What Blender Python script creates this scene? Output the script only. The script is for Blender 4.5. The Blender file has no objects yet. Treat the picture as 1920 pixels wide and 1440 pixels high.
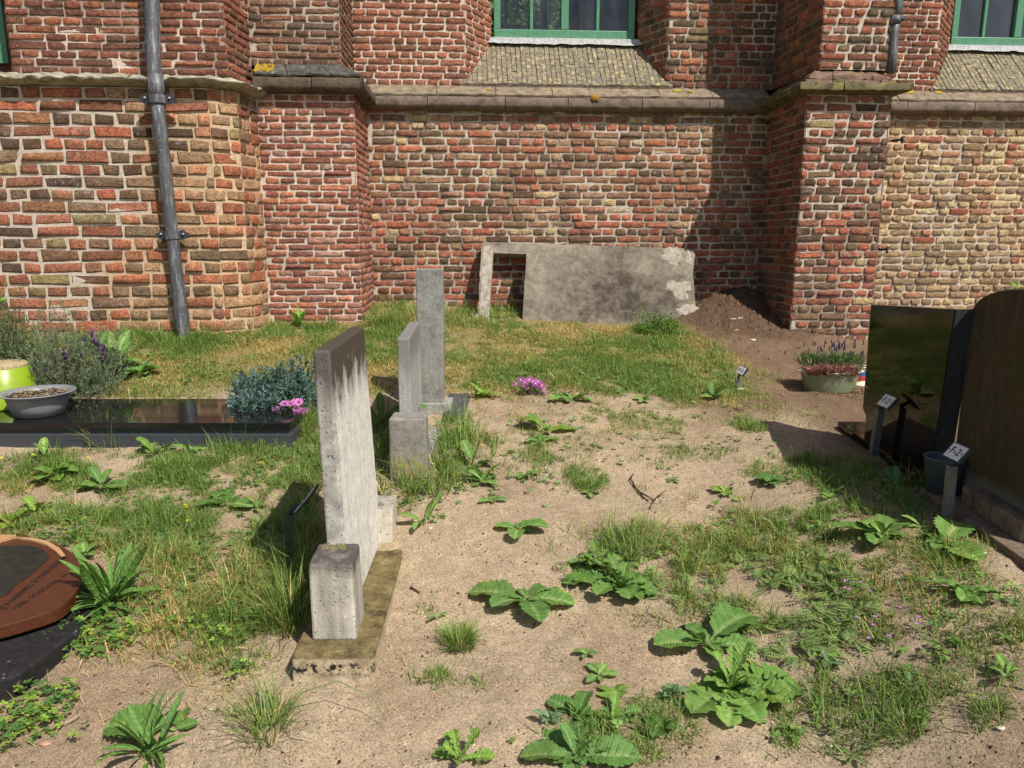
import bpy, math, random
import numpy as np
from mathutils import Vector, Matrix

R = random.Random(11)
rng = np.random.default_rng(7)
SC = bpy.context.scene
COL = SC.collection

# ------------------------------------------------------------------ camera
F_PX, TILT, EYE = 1400.0, math.radians(11.3), 1.62
cd = bpy.data.cameras.new('camera')
cam = bpy.data.objects.new('camera', cd)
COL.objects.link(cam)
cd.sensor_fit = 'HORIZONTAL'
cd.sensor_width = 36.0
cd.lens = 36.0 * F_PX / 1920.0
cd.clip_start = 0.05
cd.clip_end = 800
cam.location = (0, 0, EYE)
cam.rotation_euler = (math.pi / 2 - TILT, 0, 0)
SC.camera = cam

# ------------------------------------------------------------------ sky, sun, exposure
SUN_AZ, SUN_EL = math.radians(40), math.radians(51)
to_sun = Vector((math.sin(SUN_AZ) * math.cos(SUN_EL), -math.cos(SUN_AZ) * math.cos(SUN_EL), math.sin(SUN_EL)))
w = bpy.data.worlds.new('World')
SC.world = w
w.use_nodes = True
wn = w.node_tree
wn.nodes.clear()
sky = wn.nodes.new('ShaderNodeTexSky')
sky.sky_type = 'NISHITA'
sky.sun_disc = False
sky.sun_elevation = SUN_EL
sky.sun_rotation = math.atan2(to_sun.x, to_sun.y)
sky.air_density = 1.0
sky.dust_density = 1.5
bg = wn.nodes.new('ShaderNodeBackground')
bg.inputs['Strength'].default_value = 0.095
wo = wn.nodes.new('ShaderNodeOutputWorld')
wn.links.new(sky.outputs[0], bg.inputs[0])
wn.links.new(bg.outputs[0], wo.inputs[0])
sd = bpy.data.lights.new('sun', 'SUN')
sd.energy = 4.9
sd.angle = math.radians(0.5)
sd.color = (1.0, 0.955, 0.89)
so = bpy.data.objects.new('sun', sd)
COL.objects.link(so)
so.rotation_euler = to_sun.to_track_quat('Z', 'Y').to_euler()
so.location = (6, -6, 12)
SC.view_settings.view_transform = 'Standard'
SC.view_settings.look = 'None'
SC.view_settings.exposure = 0.22
SC.view_settings.gamma = 1.0
SC.view_settings.use_curve_mapping = False

# ------------------------------------------------------------------ helpers: colour, noise, ground
def lin(c):
    return tuple(((v / 255.0) / 12.92 if v <= 10 else ((v / 255.0 + 0.055) / 1.055) ** 2.4) for v in c)

def hsh(ix, iy, iz):
    n = (ix.astype(np.int64) * 374761393 + iy.astype(np.int64) * 668265263 + iz.astype(np.int64) * 2147483647)
    n = (n ^ (n >> 13)) * 1274126177
    n = n ^ (n >> 16)
    return (n & 0xFFFFFF).astype(np.float64) / 0xFFFFFF

def vnoise(x, y, z=0.0):
    x, y, z = np.broadcast_arrays(np.asarray(x, float), np.asarray(y, float), np.asarray(z, float))
    ix, iy, iz = np.floor(x), np.floor(y), np.floor(z)
    fx, fy, fz = x - ix, y - iy, z - iz
    fx, fy, fz = [f * f * (3 - 2 * f) for f in (fx, fy, fz)]
    out = 0
    for a in (0, 1):
        for b in (0, 1):
            for c in (0, 1):
                wgt = (fx if a else 1 - fx) * (fy if b else 1 - fy) * (fz if c else 1 - fz)
                out = out + wgt * hsh(ix + a, iy + b, iz + c)
    return out * 2 - 1

def fbm(x, y, z=0.0, o=4):
    t, a, f = 0, 1.0, 1.0
    for i in range(o):
        t = t + a * vnoise(np.asarray(x) * f + i * 17.3, np.asarray(y) * f - i * 9.1, np.asarray(z) * f + i * 3.7)
        a *= 0.5
        f *= 2.03
    return t

def sstep(a, b, x):
    t = np.clip((np.asarray(x, float) - a) / (b - a), 0, 1)
    return t * t * (3 - 2 * t)

def gbase(x, y):
    yy = np.clip(y, -4, 8.2)
    b = 0.13 * yy + sstep(3, 6, yy) * (0.03 - 0.045 * np.clip(x, -3, 3))
    up_ = 0.54 - b                       # the graves on the right lie on a level shelf
    up_ = 0.5 * (up_ + np.sqrt(up_ * up_ + 0.0008))
    return b + sstep(0.75, 1.6, x) * sstep(9, 5, x) * sstep(-3, 1, yy) * sstep(4.9, 4.0, yy) * up_

def mound(x, y):
    dx, dy = np.asarray(x) - 2.12, np.asarray(y) - 7.0
    return (0.235 + 0.07 * fbm(np.asarray(x) * 3.1, np.asarray(y) * 3.1, 31.0, 4)) * np.exp(-((dx / 0.60) ** 2 + (dy / 0.62) ** 2))

def gh(x, y):
    x, y = np.asarray(x, float), np.asarray(y, float)
    m = mound(x, y)
    near = sstep(14, 9, np.abs(x)) * sstep(16, 9, np.abs(y))
    low = 0.009 * fbm(x * 2.3, y * 2.3, 1.0, 3)
    mid = 0.0042 * fbm(x * 9, y * 9, 4.0, 3)
    fin = 0.0035 * fbm(x * 38, y * 38, 8.0, 2)
    rough = 1 + 4.0 * np.clip(m * 5, 0, 1) + 0.8 * sstep(1.0, 2.2, x) * sstep(4.2, 5.4, y)
    return gbase(x, y) + m + near * (low + mid * rough + fin * rough)

def ray(px, py):
    a, b = (px - 960) / F_PX, (720 - py) / F_PX
    return (a, math.cos(TILT) + b * math.sin(TILT), -math.sin(TILT) + b * math.cos(TILT))

def ground(px, py):
    d = ray(px, py)
    lo, hi = 0.5, 9.0
    for i in range(26):
        t = (lo + hi) / 2
        if EYE + d[2] * t > float(gh(d[0] * t, d[1] * t)):
            lo = t
        else:
            hi = t
    return Vector((d[0] * t, d[1] * t, float(gh(d[0] * t, d[1] * t))))

# the church wall's own frame: s along the wall, p out of it, z up
ALPHA = math.radians(3.6)
U = Vector((math.cos(ALPHA), math.sin(ALPHA), 0))
NW = Vector((math.sin(ALPHA), -math.cos(ALPHA), 0))
OW = Vector((0, 7.05, 0))

def WP(s, p, z):
    return OW + U * s + NW * p + Vector((0, 0, z))

# ------------------------------------------------------------------ helpers: objects
WL = {}
def wloc(o):
    return WL.get(o.name, Vector((0, 0, 0))) if o else Vector((0, 0, 0))

def tag(o, label=None, cat=None, group=None, kind=None):
    if label: o['label'] = label
    if cat: o['category'] = cat
    if group: o['group'] = group
    if kind: o['kind'] = kind
    return o

def empty(name, loc, label, cat, group=None):
    o = bpy.data.objects.new(name, None)
    COL.objects.link(o)
    o.location = loc
    o.empty_display_size = 0.05
    WL[o.name] = Vector(loc)
    return tag(o, label, cat, group)

def mesh_data(name, V, Fc, cols=None, smooth=True, uvs=None):
    V = np.asarray(V, np.float32).reshape(-1, 3)
    me = bpy.data.meshes.new(name)
    me.vertices.add(len(V))
    me.vertices.foreach_set('co', V.ravel())
    if isinstance(Fc, np.ndarray):
        k = Fc.shape[1]
        li = Fc.astype(np.int32).ravel()
        st = np.arange(0, len(li), k, dtype=np.int32)
        tot = np.full(len(Fc), k, np.int32)
    else:
        li = np.fromiter((i for f in Fc for i in f), np.int32)
        tot = np.fromiter((len(f) for f in Fc), np.int32)
        st = np.concatenate([[0], np.cumsum(tot)[:-1]]).astype(np.int32)
    me.loops.add(len(li))
    me.loops.foreach_set('vertex_index', li)
    me.polygons.add(len(tot))
    me.polygons.foreach_set('loop_start', st)
    me.polygons.foreach_set('loop_total', tot)
    me.polygons.foreach_set('use_smooth', np.full(len(tot), bool(smooth)))
    me.update(calc_edges=True)
    if cols is not None:
        c = np.asarray(cols, np.float32)
        if c.shape[1] == 3:
            c = np.concatenate([c, np.ones((len(c), 1), np.float32)], 1)
        at = me.color_attributes.new('Col', 'FLOAT_COLOR', 'POINT')
        at.data.foreach_set('color', c.ravel())
    if uvs is not None:
        uv = me.uv_layers.new(name='UVMap')
        uv.data.foreach_set('uv', np.asarray(uvs, np.float32)[li].ravel())
    return me

def link(name, me, mat=None, parent=None, loc=None):
    if mat is not None and not me.materials:
        me.materials.append(mat)
    o = bpy.data.objects.new(name, me)
    COL.objects.link(o)
    if parent is not None:
        o.parent = parent
    if loc is not None:
        o.location = loc
    WL[o.name] = wloc(parent) + (Vector(loc) if loc is not None else Vector((0, 0, 0)))
    return o

def mk(name, V, Fc, mat, parent=None, cols=None, smooth=False, uvs=None, loc=None):
    """V in world coordinates; loc = world origin for a top-level mesh."""
    base = wloc(parent)
    if loc is not None:
        base = Vector(loc)
    V = np.asarray(V, float).reshape(-1, 3) - np.array(base)
    return link(name, mesh_data(name, V, Fc, cols, smooth, uvs), mat, parent, loc if loc is not None else None)

class MB:
    def __init__(s):
        s.V, s.F = [], []
    def add(s, V, Fc):
        b = len(s.V)
        s.V += [tuple(v) for v in V]
        s.F += [tuple(i + b for i in f) for f in Fc]
        return s
    def prism(s, bottom, top):
        n = len(bottom)
        Fc = [tuple(range(n))[::-1], tuple(range(n, 2 * n))] + [(i, (i + 1) % n, n + (i + 1) % n, n + i) for i in range(n)]
        return s.add(list(bottom) + list(top), Fc)
    def box(s, x0, x1, y0, y1, z0, z1):
        b = [(x0, y0), (x1, y0), (x1, y1), (x0, y1)]
        return s.prism([(x, y, z0) for x, y in b], [(x, y, z1) for x, y in b])
    def tube(s, pts, rad, n=12, cap=True):
        pts = [Vector(p) for p in pts]
        if not isinstance(rad, (list, tuple)):
            rad = [rad] * len(pts)
        b = len(s.V)
        up = None
        for i, p in enumerate(pts):
            t = (pts[min(i + 1, len(pts) - 1)] - pts[max(i - 1, 0)]).normalized()
            a = up if up is not None else (Vector((1, 0, 0)) if abs(t.x) < 0.8 else Vector((0, 1, 0)))
            a = (a - t * a.dot(t)).normalized()
            up = a
            c = t.cross(a)
            for k in range(n):
                an = 2 * math.pi * k / n
                s.V.append(tuple(p + (a * math.cos(an) + c * math.sin(an)) * rad[i]))
        for i in range(len(pts) - 1):
            for k in range(n):
                s.F.append((b + i * n + k, b + i * n + (k + 1) % n, b + (i + 1) * n + (k + 1) % n, b + (i + 1) * n + k))
        if cap:
            s.F.append(tuple(b + k for k in range(n))[::-1])
            s.F.append(tuple(b + (len(pts) - 1) * n + k for k in range(n)))
        return s
    def lathe(s, prof, c, n=48, sx=1.0, sy=1.0, cap_bottom=True):
        b = len(s.V)
        for r, z in prof:
            for k in range(n):
                an = 2 * math.pi * k / n
                s.V.append((c[0] + r * sx * math.cos(an), c[1] + r * sy * math.sin(an), c[2] + z))
        for i in range(len(prof) - 1):
            for k in range(n):
                s.F.append((b + i * n + k, b + i * n + (k + 1) % n, b + (i + 1) * n + (k + 1) % n, b + (i + 1) * n + k))
        if cap_bottom:
            s.F.append(tuple(b + k for k in range(n))[::-1])
        return s
    def obj(s, name, mat, parent=None, smooth=False, loc=None, bevel=0.0, segs=2, jit=0.0):
        o = mk(name, s.V, s.F, mat, parent, smooth=smooth, loc=loc)
        if bevel:
            m = o.modifiers.new('bevel', 'BEVEL')
            m.width = bevel
            m.segments = segs
            m.limit_method = 'ANGLE'
            m.angle_limit = math.radians(40)
        return o

def auto_smooth(o, deg=40):
    for p in o.data.polygons:
        p.use_smooth = True
    o.data.set_sharp_from_angle(angle=math.radians(deg))

# ------------------------------------------------------------------ helpers: materials
class NT:
    def __init__(s, name):
        s.m = bpy.data.materials.new(name)
        s.m.use_nodes = True
        s.t = s.m.node_tree
        s.t.nodes.clear()
        s.out = s.t.nodes.new('ShaderNodeOutputMaterial')
        s.b = s.t.nodes.new('ShaderNodeBsdfPrincipled')
        s.t.links.new(s.b.outputs[0], s.out.inputs[0])
    def n(s, typ, **kw):
        nd = s.t.nodes.new(typ)
        for k, v in kw.items():
            setattr(nd, k, v)
        return nd
    def set(s, sock, v):
        if isinstance(v, bpy.types.NodeSocket):
            s.t.links.new(v, sock)
        elif isinstance(v, (tuple, list)) and sock.type == 'RGBA' and len(v) == 3:
            sock.default_value = (*v, 1)
        else:
            sock.default_value = v
    def coord(s, kind='Object'):
        if kind == 'World':
            return s.n('ShaderNodeNewGeometry').outputs['Position']
        return s.n('ShaderNodeTexCoord').outputs[kind]
    def scale(s, v, xyz):
        m = s.n('ShaderNodeMapping')
        s.set(m.inputs[0], v)
        m.inputs['Scale'].default_value = xyz
        return m.outputs[0]
    def noise(s, v, sc, det=4, rough=0.6, dist=0.0):
        nd = s.n('ShaderNodeTexNoise')
        s.set(nd.inputs['Vector'], v)
        nd.inputs['Scale'].default_value = sc
        nd.inputs['Detail'].default_value = det
        nd.inputs['Roughness'].default_value = rough
        nd.inputs['Distortion'].default_value = dist
        return nd.outputs[0]
    def voro(s, v, sc, out='Distance', feat='F1'):
        nd = s.n('ShaderNodeTexVoronoi', feature=feat)
        s.set(nd.inputs['Vector'], v)
        nd.inputs['Scale'].default_value = sc
        return nd.outputs[out]
    def ramp(s, v, a, b, lo=0.0, hi=1.0):
        nd = s.n('ShaderNodeMapRange')
        nd.clamp = True
        s.set(nd.inputs[0], v)
        for i, x in zip((1, 2, 3, 4), (a, b, lo, hi)):
            nd.inputs[i].default_value = x
        return nd.outputs[0]
    def math(s, op, a, b=0.0, clamp=False):
        nd = s.n('ShaderNodeMath', operation=op)
        nd.use_clamp = clamp
        s.set(nd.inputs[0], a)
        s.set(nd.inputs[1], b)
        return nd.outputs[0]
    def mix(s, f, a, b, mode='MIX'):
        nd = s.n('ShaderNodeMix', data_type='RGBA', blend_type=mode)
        s.set(nd.inputs[0], f)
        s.set(nd.inputs[6], a)
        s.set(nd.inputs[7], b)
        return nd.outputs[2]
    def bright(s, c, f):
        """colour times a scalar socket"""
        nd = s.n('ShaderNodeVectorMath', operation='SCALE')
        s.set(nd.inputs[0], c)
        s.set(nd.inputs[3], f)
        return nd.outputs[0]
    def sep(s, v):
        nd = s.n('ShaderNodeSeparateXYZ')
        s.set(nd.inputs[0], v)
        return nd.outputs
    def attr(s, name='Col'):
        nd = s.n('ShaderNodeAttribute', attribute_name=name)
        return nd.outputs['Color'], nd.outputs['Alpha']
    def bump(s, h, strength=0.5, dist=0.01, prev=None):
        nd = s.n('ShaderNodeBump')
        nd.inputs['Strength'].default_value = strength
        nd.inputs['Distance'].default_value = dist
        s.set(nd.inputs['Height'], h)
        if prev is not None:
            s.set(nd.inputs['Normal'], prev)
        return nd.outputs[0]
    def fin(s, col, rough=0.8, nrm=None, spec=0.3, metal=0.0):
        s.set(s.b.inputs['Base Color'], col)
        s.set(s.b.inputs['Roughness'], rough)
        s.b.inputs['Specular IOR Level'].default_value = spec
        s.b.inputs['Metallic'].default_value = metal
        if nrm is not None:
            s.set(s.b.inputs['Normal'], nrm)
        return s.m
    def translucent(s, col, f=0.3):
        tr = s.n('ShaderNodeBsdfTranslucent')
        s.set(tr.inputs[0], col)
        mx = s.n('ShaderNodeMixShader')
        mx.inputs[0].default_value = f
        s.t.links.new(s.b.outputs[0], mx.inputs[1])
        s.t.links.new(tr.outputs[0], mx.inputs[2])
        s.t.links.new(mx.outputs[0], s.out.inputs[0])

def brick_mat(name, single):
    m = NT(name)
    P = m.coord('World')
    if single:
        oi = m.n('ShaderNodeObjectInfo')
        c, a = oi.outputs['Color'], oi.outputs['Alpha']
    else:
        c, a = m.attr()
    n1 = m.noise(P, 22, 5, 0.65)
    n2 = m.noise(m.scale(P, (1, 1, 2.2)), 70, 4, 0.7)
    n3 = m.noise(P, 9, 3, 0.6)
    c2 = m.bright(c, m.ramp(n1, 0.3, 0.7, 0.66, 1.32))
    c2 = m.bright(c2, m.ramp(n2, 0.3, 0.68, 0.52, 1.36))
    pits = m.ramp(m.noise(P, 120, 3, 0.8), 0.62, 0.72)
    crack = m.ramp(m.noise(m.scale(P, (1, 1, 3.2)), 55, 6, 0.8, 0.6), 0.55, 0.66)
    c2 = m.mix(m.math('MULTIPLY', crack, 0.6), c2, (0.04, 0.026, 0.02))
    c2 = m.mix(m.math('MULTIPLY', pits, 0.6), c2, (0.035, 0.022, 0.018))
    lime = m.ramp(m.math('ADD', m.noise(P, 30, 6, 0.75), m.math('MULTIPLY', a, 0.42)), 0.74, 0.88)
    c2 = m.mix(m.math('MULTIPLY', lime, 0.75), c2, (0.52, 0.46, 0.40))
    soot = m.ramp(n3, 0.6, 0.78, 0, 0.45)
    c2 = m.mix(soot, c2, (0.05, 0.038, 0.032))
    h = m.math('ADD', m.math('MULTIPLY', n2, 0.6), m.math('ADD', n1, m.math('MULTIPLY', m.math('ADD', pits, crack), -0.4)))
    return m.fin(c2, 0.92, m.bump(h, 1.0, 0.024), 0.12)

M = {}
M['brick'] = brick_mat('brick_joined', False)
M['brick1'] = brick_mat('brick_single', True)

m = NT('mortar')
P = m.coord('World')
c, a = m.attr()
n1 = m.noise(P, 45, 5, 0.7)
n2 = m.noise(P, 260, 3, 0.6)
c2 = m.bright(c, m.ramp(n1, 0.3, 0.7, 0.68, 1.2))
c2 = m.bright(c2, m.ramp(n2, 0.3, 0.7, 0.82, 1.14))
M['mortar'] = m.fin(c2, 0.95, m.bump(m.math('ADD', n1, m.math('MULTIPLY', n2, 0.5)), 0.8, 0.008), 0.1)

def stone_mat(name, base, dark, light, lichen=None, lich_amt=0.6, sc=14, rough=0.9, bump=0.6, speck=0.0):
    m = NT(name)
    P = m.coord('World')
    n1 = m.noise(P, sc, 6, 0.68)
    n2 = m.noise(P, sc * 6, 4, 0.7)
    c = m.mix(m.ramp(n1, 0.32, 0.52), dark, base)
    c = m.mix(m.ramp(n1, 0.55, 0.75), c, light)
    c = m.bright(c, m.ramp(n2, 0.3, 0.7, 0.7, 1.2))
    if lichen:
        l = m.ramp(m.noise(P, sc * 0.7, 6, 0.7, 0.4), lich_amt, lich_amt + 0.07)
        c = m.mix(m.math('MULTIPLY', l, 0.85), c, lichen)
    if speck:
        s_ = m.ramp(m.voro(P, sc * 9), 0.16, 0.10)
        c = m.mix(m.math('MULTIPLY', s_, speck), c, (0.6, 0.6, 0.57))
    return m.fin(c, rough, m.bump(m.math('ADD', n1, m.math('MULTIPLY', n2, 0.5)), bump, 0.01), 0.2)

M['ledge'] = stone_mat('ledge_sandstone', (0.25, 0.195, 0.13), (0.12, 0.09, 0.065), (0.38, 0.32, 0.22), (0.30, 0.26, 0.06), 0.62)
M['ledge_pale'] = stone_mat('ledge_pale_stone', (0.36, 0.32, 0.235), (0.15, 0.13, 0.09), (0.52, 0.48, 0.38), (0.24, 0.24, 0.10), 0.60)
M['ledge_mossy'] = stone_mat('ledge_mossy_stone', (0.14, 0.115, 0.06), (0.055, 0.05, 0.03), (0.25, 0.21, 0.12), (0.20, 0.175, 0.055), 0.52)
M['ledge_lip'] = stone_mat('ledge_lip_brownstone', (0.19, 0.14, 0.105), (0.09, 0.065, 0.05), (0.27, 0.21, 0.16), (0.28, 0.25, 0.14), 0.66, 12)
M['ledge_lip_dark'] = stone_mat('ledge_lip_dark', (0.115, 0.085, 0.06), (0.05, 0.04, 0.03), (0.20, 0.16, 0.11), (0.17, 0.16, 0.05), 0.60, 12)
M['ledge_soot'] = stone_mat('sooty_coping', (0.085, 0.08, 0.065), (0.035, 0.033, 0.03), (0.26, 0.25, 0.19), (0.45, 0.44, 0.40), 0.62, 18)
M['lime_bed'] = stone_mat('lime_bedding', (0.55, 0.50, 0.42), (0.35, 0.31, 0.25), (0.68, 0.64, 0.56), None, 0.6, 30, 0.95, 1.0)
M['cap_brick'] = stone_mat('cap_brick', (0.20, 0.115, 0.085), (0.09, 0.06, 0.05), (0.30, 0.23, 0.17), (0.17, 0.155, 0.05), 0.55, 18)
M['sill_brick'] = stone_mat('sill_brick', (0.215, 0.18, 0.13), (0.10, 0.085, 0.065), (0.31, 0.27, 0.18), (0.46, 0.40, 0.18), 0.535, 36)
M['lead'] = stone_mat('lead_flashing', (0.42, 0.42, 0.41), (0.20, 0.20, 0.20), (0.58, 0.58, 0.57), None, 0.6, 45, 0.7, 0.5)
M['orange_lichen'] = stone_mat('orange_lichen', (0.42, 0.22, 0.025), (0.25, 0.13, 0.02), (0.55, 0.33, 0.04), None, 0.6, 60, 0.95, 1.0)
M['yellow_lichen'] = stone_mat('yellow_lichen', (0.50, 0.33, 0.04), (0.34, 0.22, 0.02), (0.60, 0.45, 0.08), None, 0.6, 60, 0.95, 1.0)

def plain(name, col, rough=0.5, spec=0.4, metal=0.0, var=0.12, sc=25, bump=0.0):
    m = NT(name)
    P = m.coord('Object')
    n = m.noise(P, sc, 4, 0.6)
    c = m.bright(col, m.ramp(n, 0.3, 0.7, 1 - var, 1 + var))
    return m.fin(c, m.ramp(n, 0.3, 0.7, max(0.02, rough - 0.06), min(1, rough + 0.06)), m.bump(n, bump, 0.004) if bump else None, spec, metal)

M['green_paint'] = plain('green_paint', (0.085, 0.235, 0.135), 0.4, 0.4, 0, 0.16, 30, 0.15)
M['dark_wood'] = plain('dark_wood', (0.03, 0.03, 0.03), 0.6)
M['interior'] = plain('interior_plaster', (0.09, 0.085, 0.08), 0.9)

m = NT('window_glass')
P = m.coord('Object')
dirt = m.ramp(m.noise(m.scale(P, (1, 1, 0.25)), 9, 5, 0.65), 0.35, 0.75, 0.0, 1.0)
tr = m.n('ShaderNodeBsdfTransparent'); tr.inputs[0].default_value = (0.82, 0.86, 0.86, 1)
gl = m.n('ShaderNodeBsdfGlossy'); gl.inputs['Roughness'].default_value = 0.02
df = m.n('ShaderNodeBsdfDiffuse'); df.inputs[0].default_value = (0.22, 0.22, 0.24, 1)
fr = m.n('ShaderNodeFresnel'); fr.inputs[0].default_value = 1.5
m1 = m.n('ShaderNodeMixShader'); m2 = m.n('ShaderNodeMixShader')
m.t.links.new(fr.outputs[0], m1.inputs[0]); m.t.links.new(tr.outputs[0], m1.inputs[1]); m.t.links.new(gl.outputs[0], m1.inputs[2])
m.set(m2.inputs[0], m.math('MULTIPLY', dirt, 0.22)); m.t.links.new(m1.outputs[0], m2.inputs[1]); m.t.links.new(df.outputs[0], m2.inputs[2])
m.t.links.new(m2.outputs[0], m.out.inputs[0])
M['glass'] = m.m

# weathered zinc pipe: dark grey with pale vertical scuffs
m = NT('weathered_zinc')
P = m.coord('Object')
n1 = m.noise(m.scale(P, (1, 1, 0.12)), 55, 5, 0.7)
n2 = m.noise(P, 60, 5, 0.75)
c = m.mix(m.ramp(n1, 0.5, 0.68), (0.085, 0.085, 0.09), (0.26, 0.26, 0.27))
c = m.mix(m.ramp(n2, 0.60, 0.68), c, (0.42, 0.42, 0.42))
M['zinc'] = m.fin(c, 0.55, m.bump(n2, 0.25, 0.004), 0.4, 0.25)
M['iron'] = plain('dark_iron', (0.045, 0.045, 0.05), 0.6, 0.4, 0.3, 0.2, 60, 0.3)
M['bolt'] = plain('pale_bolt', (0.45, 0.45, 0.45), 0.5, 0.5, 0.4)

# pale headstone: dark weathered head running down in streaks, pits, cream stone below
def headstone_mat(name, pale, mid, dark, ztop, zfade, pits=1.0, ydark=None):
    m = NT(name)
    P = m.coord('World')
    x, y, z = m.sep(P)
    st = m.noise(m.scale(P, (11, 9, 0.8)), 1.0, 6, 0.65)
    n1 = m.noise(P, 18, 6, 0.68)
    n2 = m.noise(P, 110, 4, 0.7)
    lvl = m.math('ADD', m.ramp(z, ztop - zfade, ztop, 0, 1), m.math('MULTIPLY', m.math('SUBTRACT', st, 0.5), 1.0))
    d = m.ramp(m.math('ADD', lvl, m.math('MULTIPLY', m.math('SUBTRACT', n1, 0.5), 0.7)), 0.34, 0.72)
    c = m.mix(m.ramp(m.noise(m.scale(P, (30, 30, 2.0)), 1.0, 4, 0.6), 0.35, 0.65), mid, pale)
    c = m.bright(c, m.ramp(n1, 0.3, 0.7, 0.78, 1.15))
    c = m.mix(d, c, dark)
    if ydark is not None:   # soot on the end of the stone that faces away from the weather side
        e = m.ramp(m.math('ADD', y, m.math('MULTIPLY', m.math('SUBTRACT', n1, 0.5), 0.02)), ydark + 0.012, ydark + 0.002)
        c = m.mix(m.math('MULTIPLY', e, m.ramp(n1, 0.3, 0.7, 0.75, 0.35)), c, (0.13, 0.115, 0.105))
    pit = m.math('MULTIPLY', m.ramp(m.voro(m.scale(P, (1, 1, 0.7)), 62), 0.24, 0.14), m.ramp(m.noise(P, 24, 3), 0.40, 0.55))
    c = m.mix(m.math('MULTIPLY', pit, 0.75 * pits), c, (0.07, 0.06, 0.05))
    spl = m.ramp(m.voro(P, 14), 0.085, 0.06)
    c = m.mix(m.math('MULTIPLY', spl, m.ramp(m.noise(P, 7, 2), 0.52, 0.6, 0, 0.8)), c, (0.62, 0.6, 0.56))
    h = m.math('SUBTRACT', m.math('ADD', n1, m.math('MULTIPLY', n2, 0.7)), m.math('MULTIPLY', pit, 1.2))
    return m.fin(c, 0.88, m.bump(h, 0.55, 0.006), 0.2)

M['head_white'] = headstone_mat('pale_headstone', (0.70, 0.67, 0.60), (0.58, 0.545, 0.48), (0.07, 0.055, 0.04), 1.27, 0.34, 1.0, 2.29)
M['head_grey'] = headstone_mat('grey_headstone', (0.42, 0.41, 0.37), (0.30, 0.29, 0.26), (0.20, 0.19, 0.17), 1.13, 0.3, 0.6)
M['head_block'] = headstone_mat('weathered_block', (0.50, 0.46, 0.38), (0.27, 0.24, 0.20), (0.085, 0.075, 0.065), 0.66, 0.13, 0.3)
M['head_block2'] = headstone_mat('weathered_back_block', (0.58, 0.53, 0.43), (0.45, 0.41, 0.33), (0.08, 0.07, 0.055), 0.55, 0.05, 0.8)
m = NT('plinth_stone')
P = m.coord('World')
x, y, z = m.sep(P)
n1 = m.noise(P, 16, 6, 0.7)
n2 = m.noise(P, 90, 4, 0.7)
c = m.mix(m.ramp(n1, 0.38, 0.66), (0.30, 0.22, 0.13), (0.56, 0.47, 0.33))
moss = m.ramp(m.math('ADD', m.ramp(z, 0.335, 0.368), m.math('SUBTRACT', n1, 0.5)), 0.45, 0.75)
c = m.mix(moss, c, m.mix(m.ramp(m.noise(P, 17, 7, 0.78), 0.34, 0.70), (0.05, 0.036, 0.016), (0.28, 0.215, 0.095)))
blk = m.math('MULTIPLY', m.ramp(m.noise(P, 52, 5, 0.7), 0.50, 0.56), m.math('MULTIPLY', m.ramp(z, 0.29, 0.315), m.ramp(z, 0.35, 0.335)))
c = m.mix(m.math('MULTIPLY', blk, m.ramp(y, 2.12, 2.07)), c, (0.02, 0.018, 0.015))
c = m.bright(c, m.ramp(n2, 0.3, 0.7, 0.8, 1.15))
M['plinth'] = m.fin(c, 0.88, m.bump(m.math('ADD', n1, n2), 0.5, 0.006), 0.2)

m = NT('lichened_block')
P = m.coord('World')
x, y, z = m.sep(P)
n1 = m.noise(P, 20, 6, 0.7)
n2 = m.noise(P, 120, 4, 0.7)
c = m.mix(m.ramp(n1, 0.35, 0.65), (0.17, 0.155, 0.13), (0.30, 0.28, 0.24))
gold = m.math('MULTIPLY', m.ramp(m.noise(P, 38, 6, 0.75), 0.44, 0.54), m.ramp(m.math('ADD', z, m.math('MULTIPLY', n1, 0.1)), 0.66, 0.60))
c = m.mix(m.math('MULTIPLY', gold, 0.8), c, (0.30, 0.24, 0.06))
c = m.bright(c, m.ramp(n2, 0.3, 0.7, 0.75, 1.2))
M['lichen_block'] = m.fin(c, 0.9, m.bump(m.math('ADD', n1, n2), 0.5, 0.005), 0.2)

M['tall_grey'] = stone_mat('speckled_grey_stone', (0.25, 0.245, 0.22), (0.17, 0.16, 0.135), (0.31, 0.305, 0.28), (0.14, 0.12, 0.08), 0.63, 9, 0.85, 0.35, 0.55)
M['grey_plinth'] = stone_mat('grey_plinth', (0.33, 0.32, 0.29), (0.2, 0.19, 0.16), (0.42, 0.41, 0.38), None, 0.6, 20, 0.9, 0.5)
M['dark_slab'] = stone_mat('dark_flagstone', (0.075, 0.075, 0.075), (0.045, 0.045, 0.045), (0.12, 0.12, 0.12), None, 0.6, 20, 0.85, 0.4)
M['spotted_slab'] = stone_mat('spotted_dark_base', (0.022, 0.02, 0.02), (0.014, 0.012, 0.012), (0.04, 0.036, 0.036), (0.42, 0.42, 0.40), 0.63, 34, 0.7, 0.4)
M['old_concrete'] = None
m = NT('old_concrete_slab')
P = m.coord('World')
n1 = m.noise(P, 2.7, 6, 0.6)
n2 = m.noise(P, 60, 5, 0.72)
n3 = m.noise(P, 14, 5, 0.7)
x, y, z = m.sep(P)
dx_ = m.math('MULTIPLY', m.math('SUBTRACT', x, 0.95), 1.7)
dz_ = m.math('MULTIPLY', m.math('SUBTRACT', z, 1.13), 2.6)
stain = m.ramp(m.math('SQRT', m.math('ADD', m.math('MULTIPLY', dx_, dx_), m.math('MULTIPLY', dz_, dz_))), 0.25, 1.25, 0.30, 0.0)      # old damp stain, right of the middle
v_ = m.math('SUBTRACT', m.math('ADD', n1, m.math('MULTIPLY', m.math('SUBTRACT', n3, 0.5), 0.8)), stain)
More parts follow.
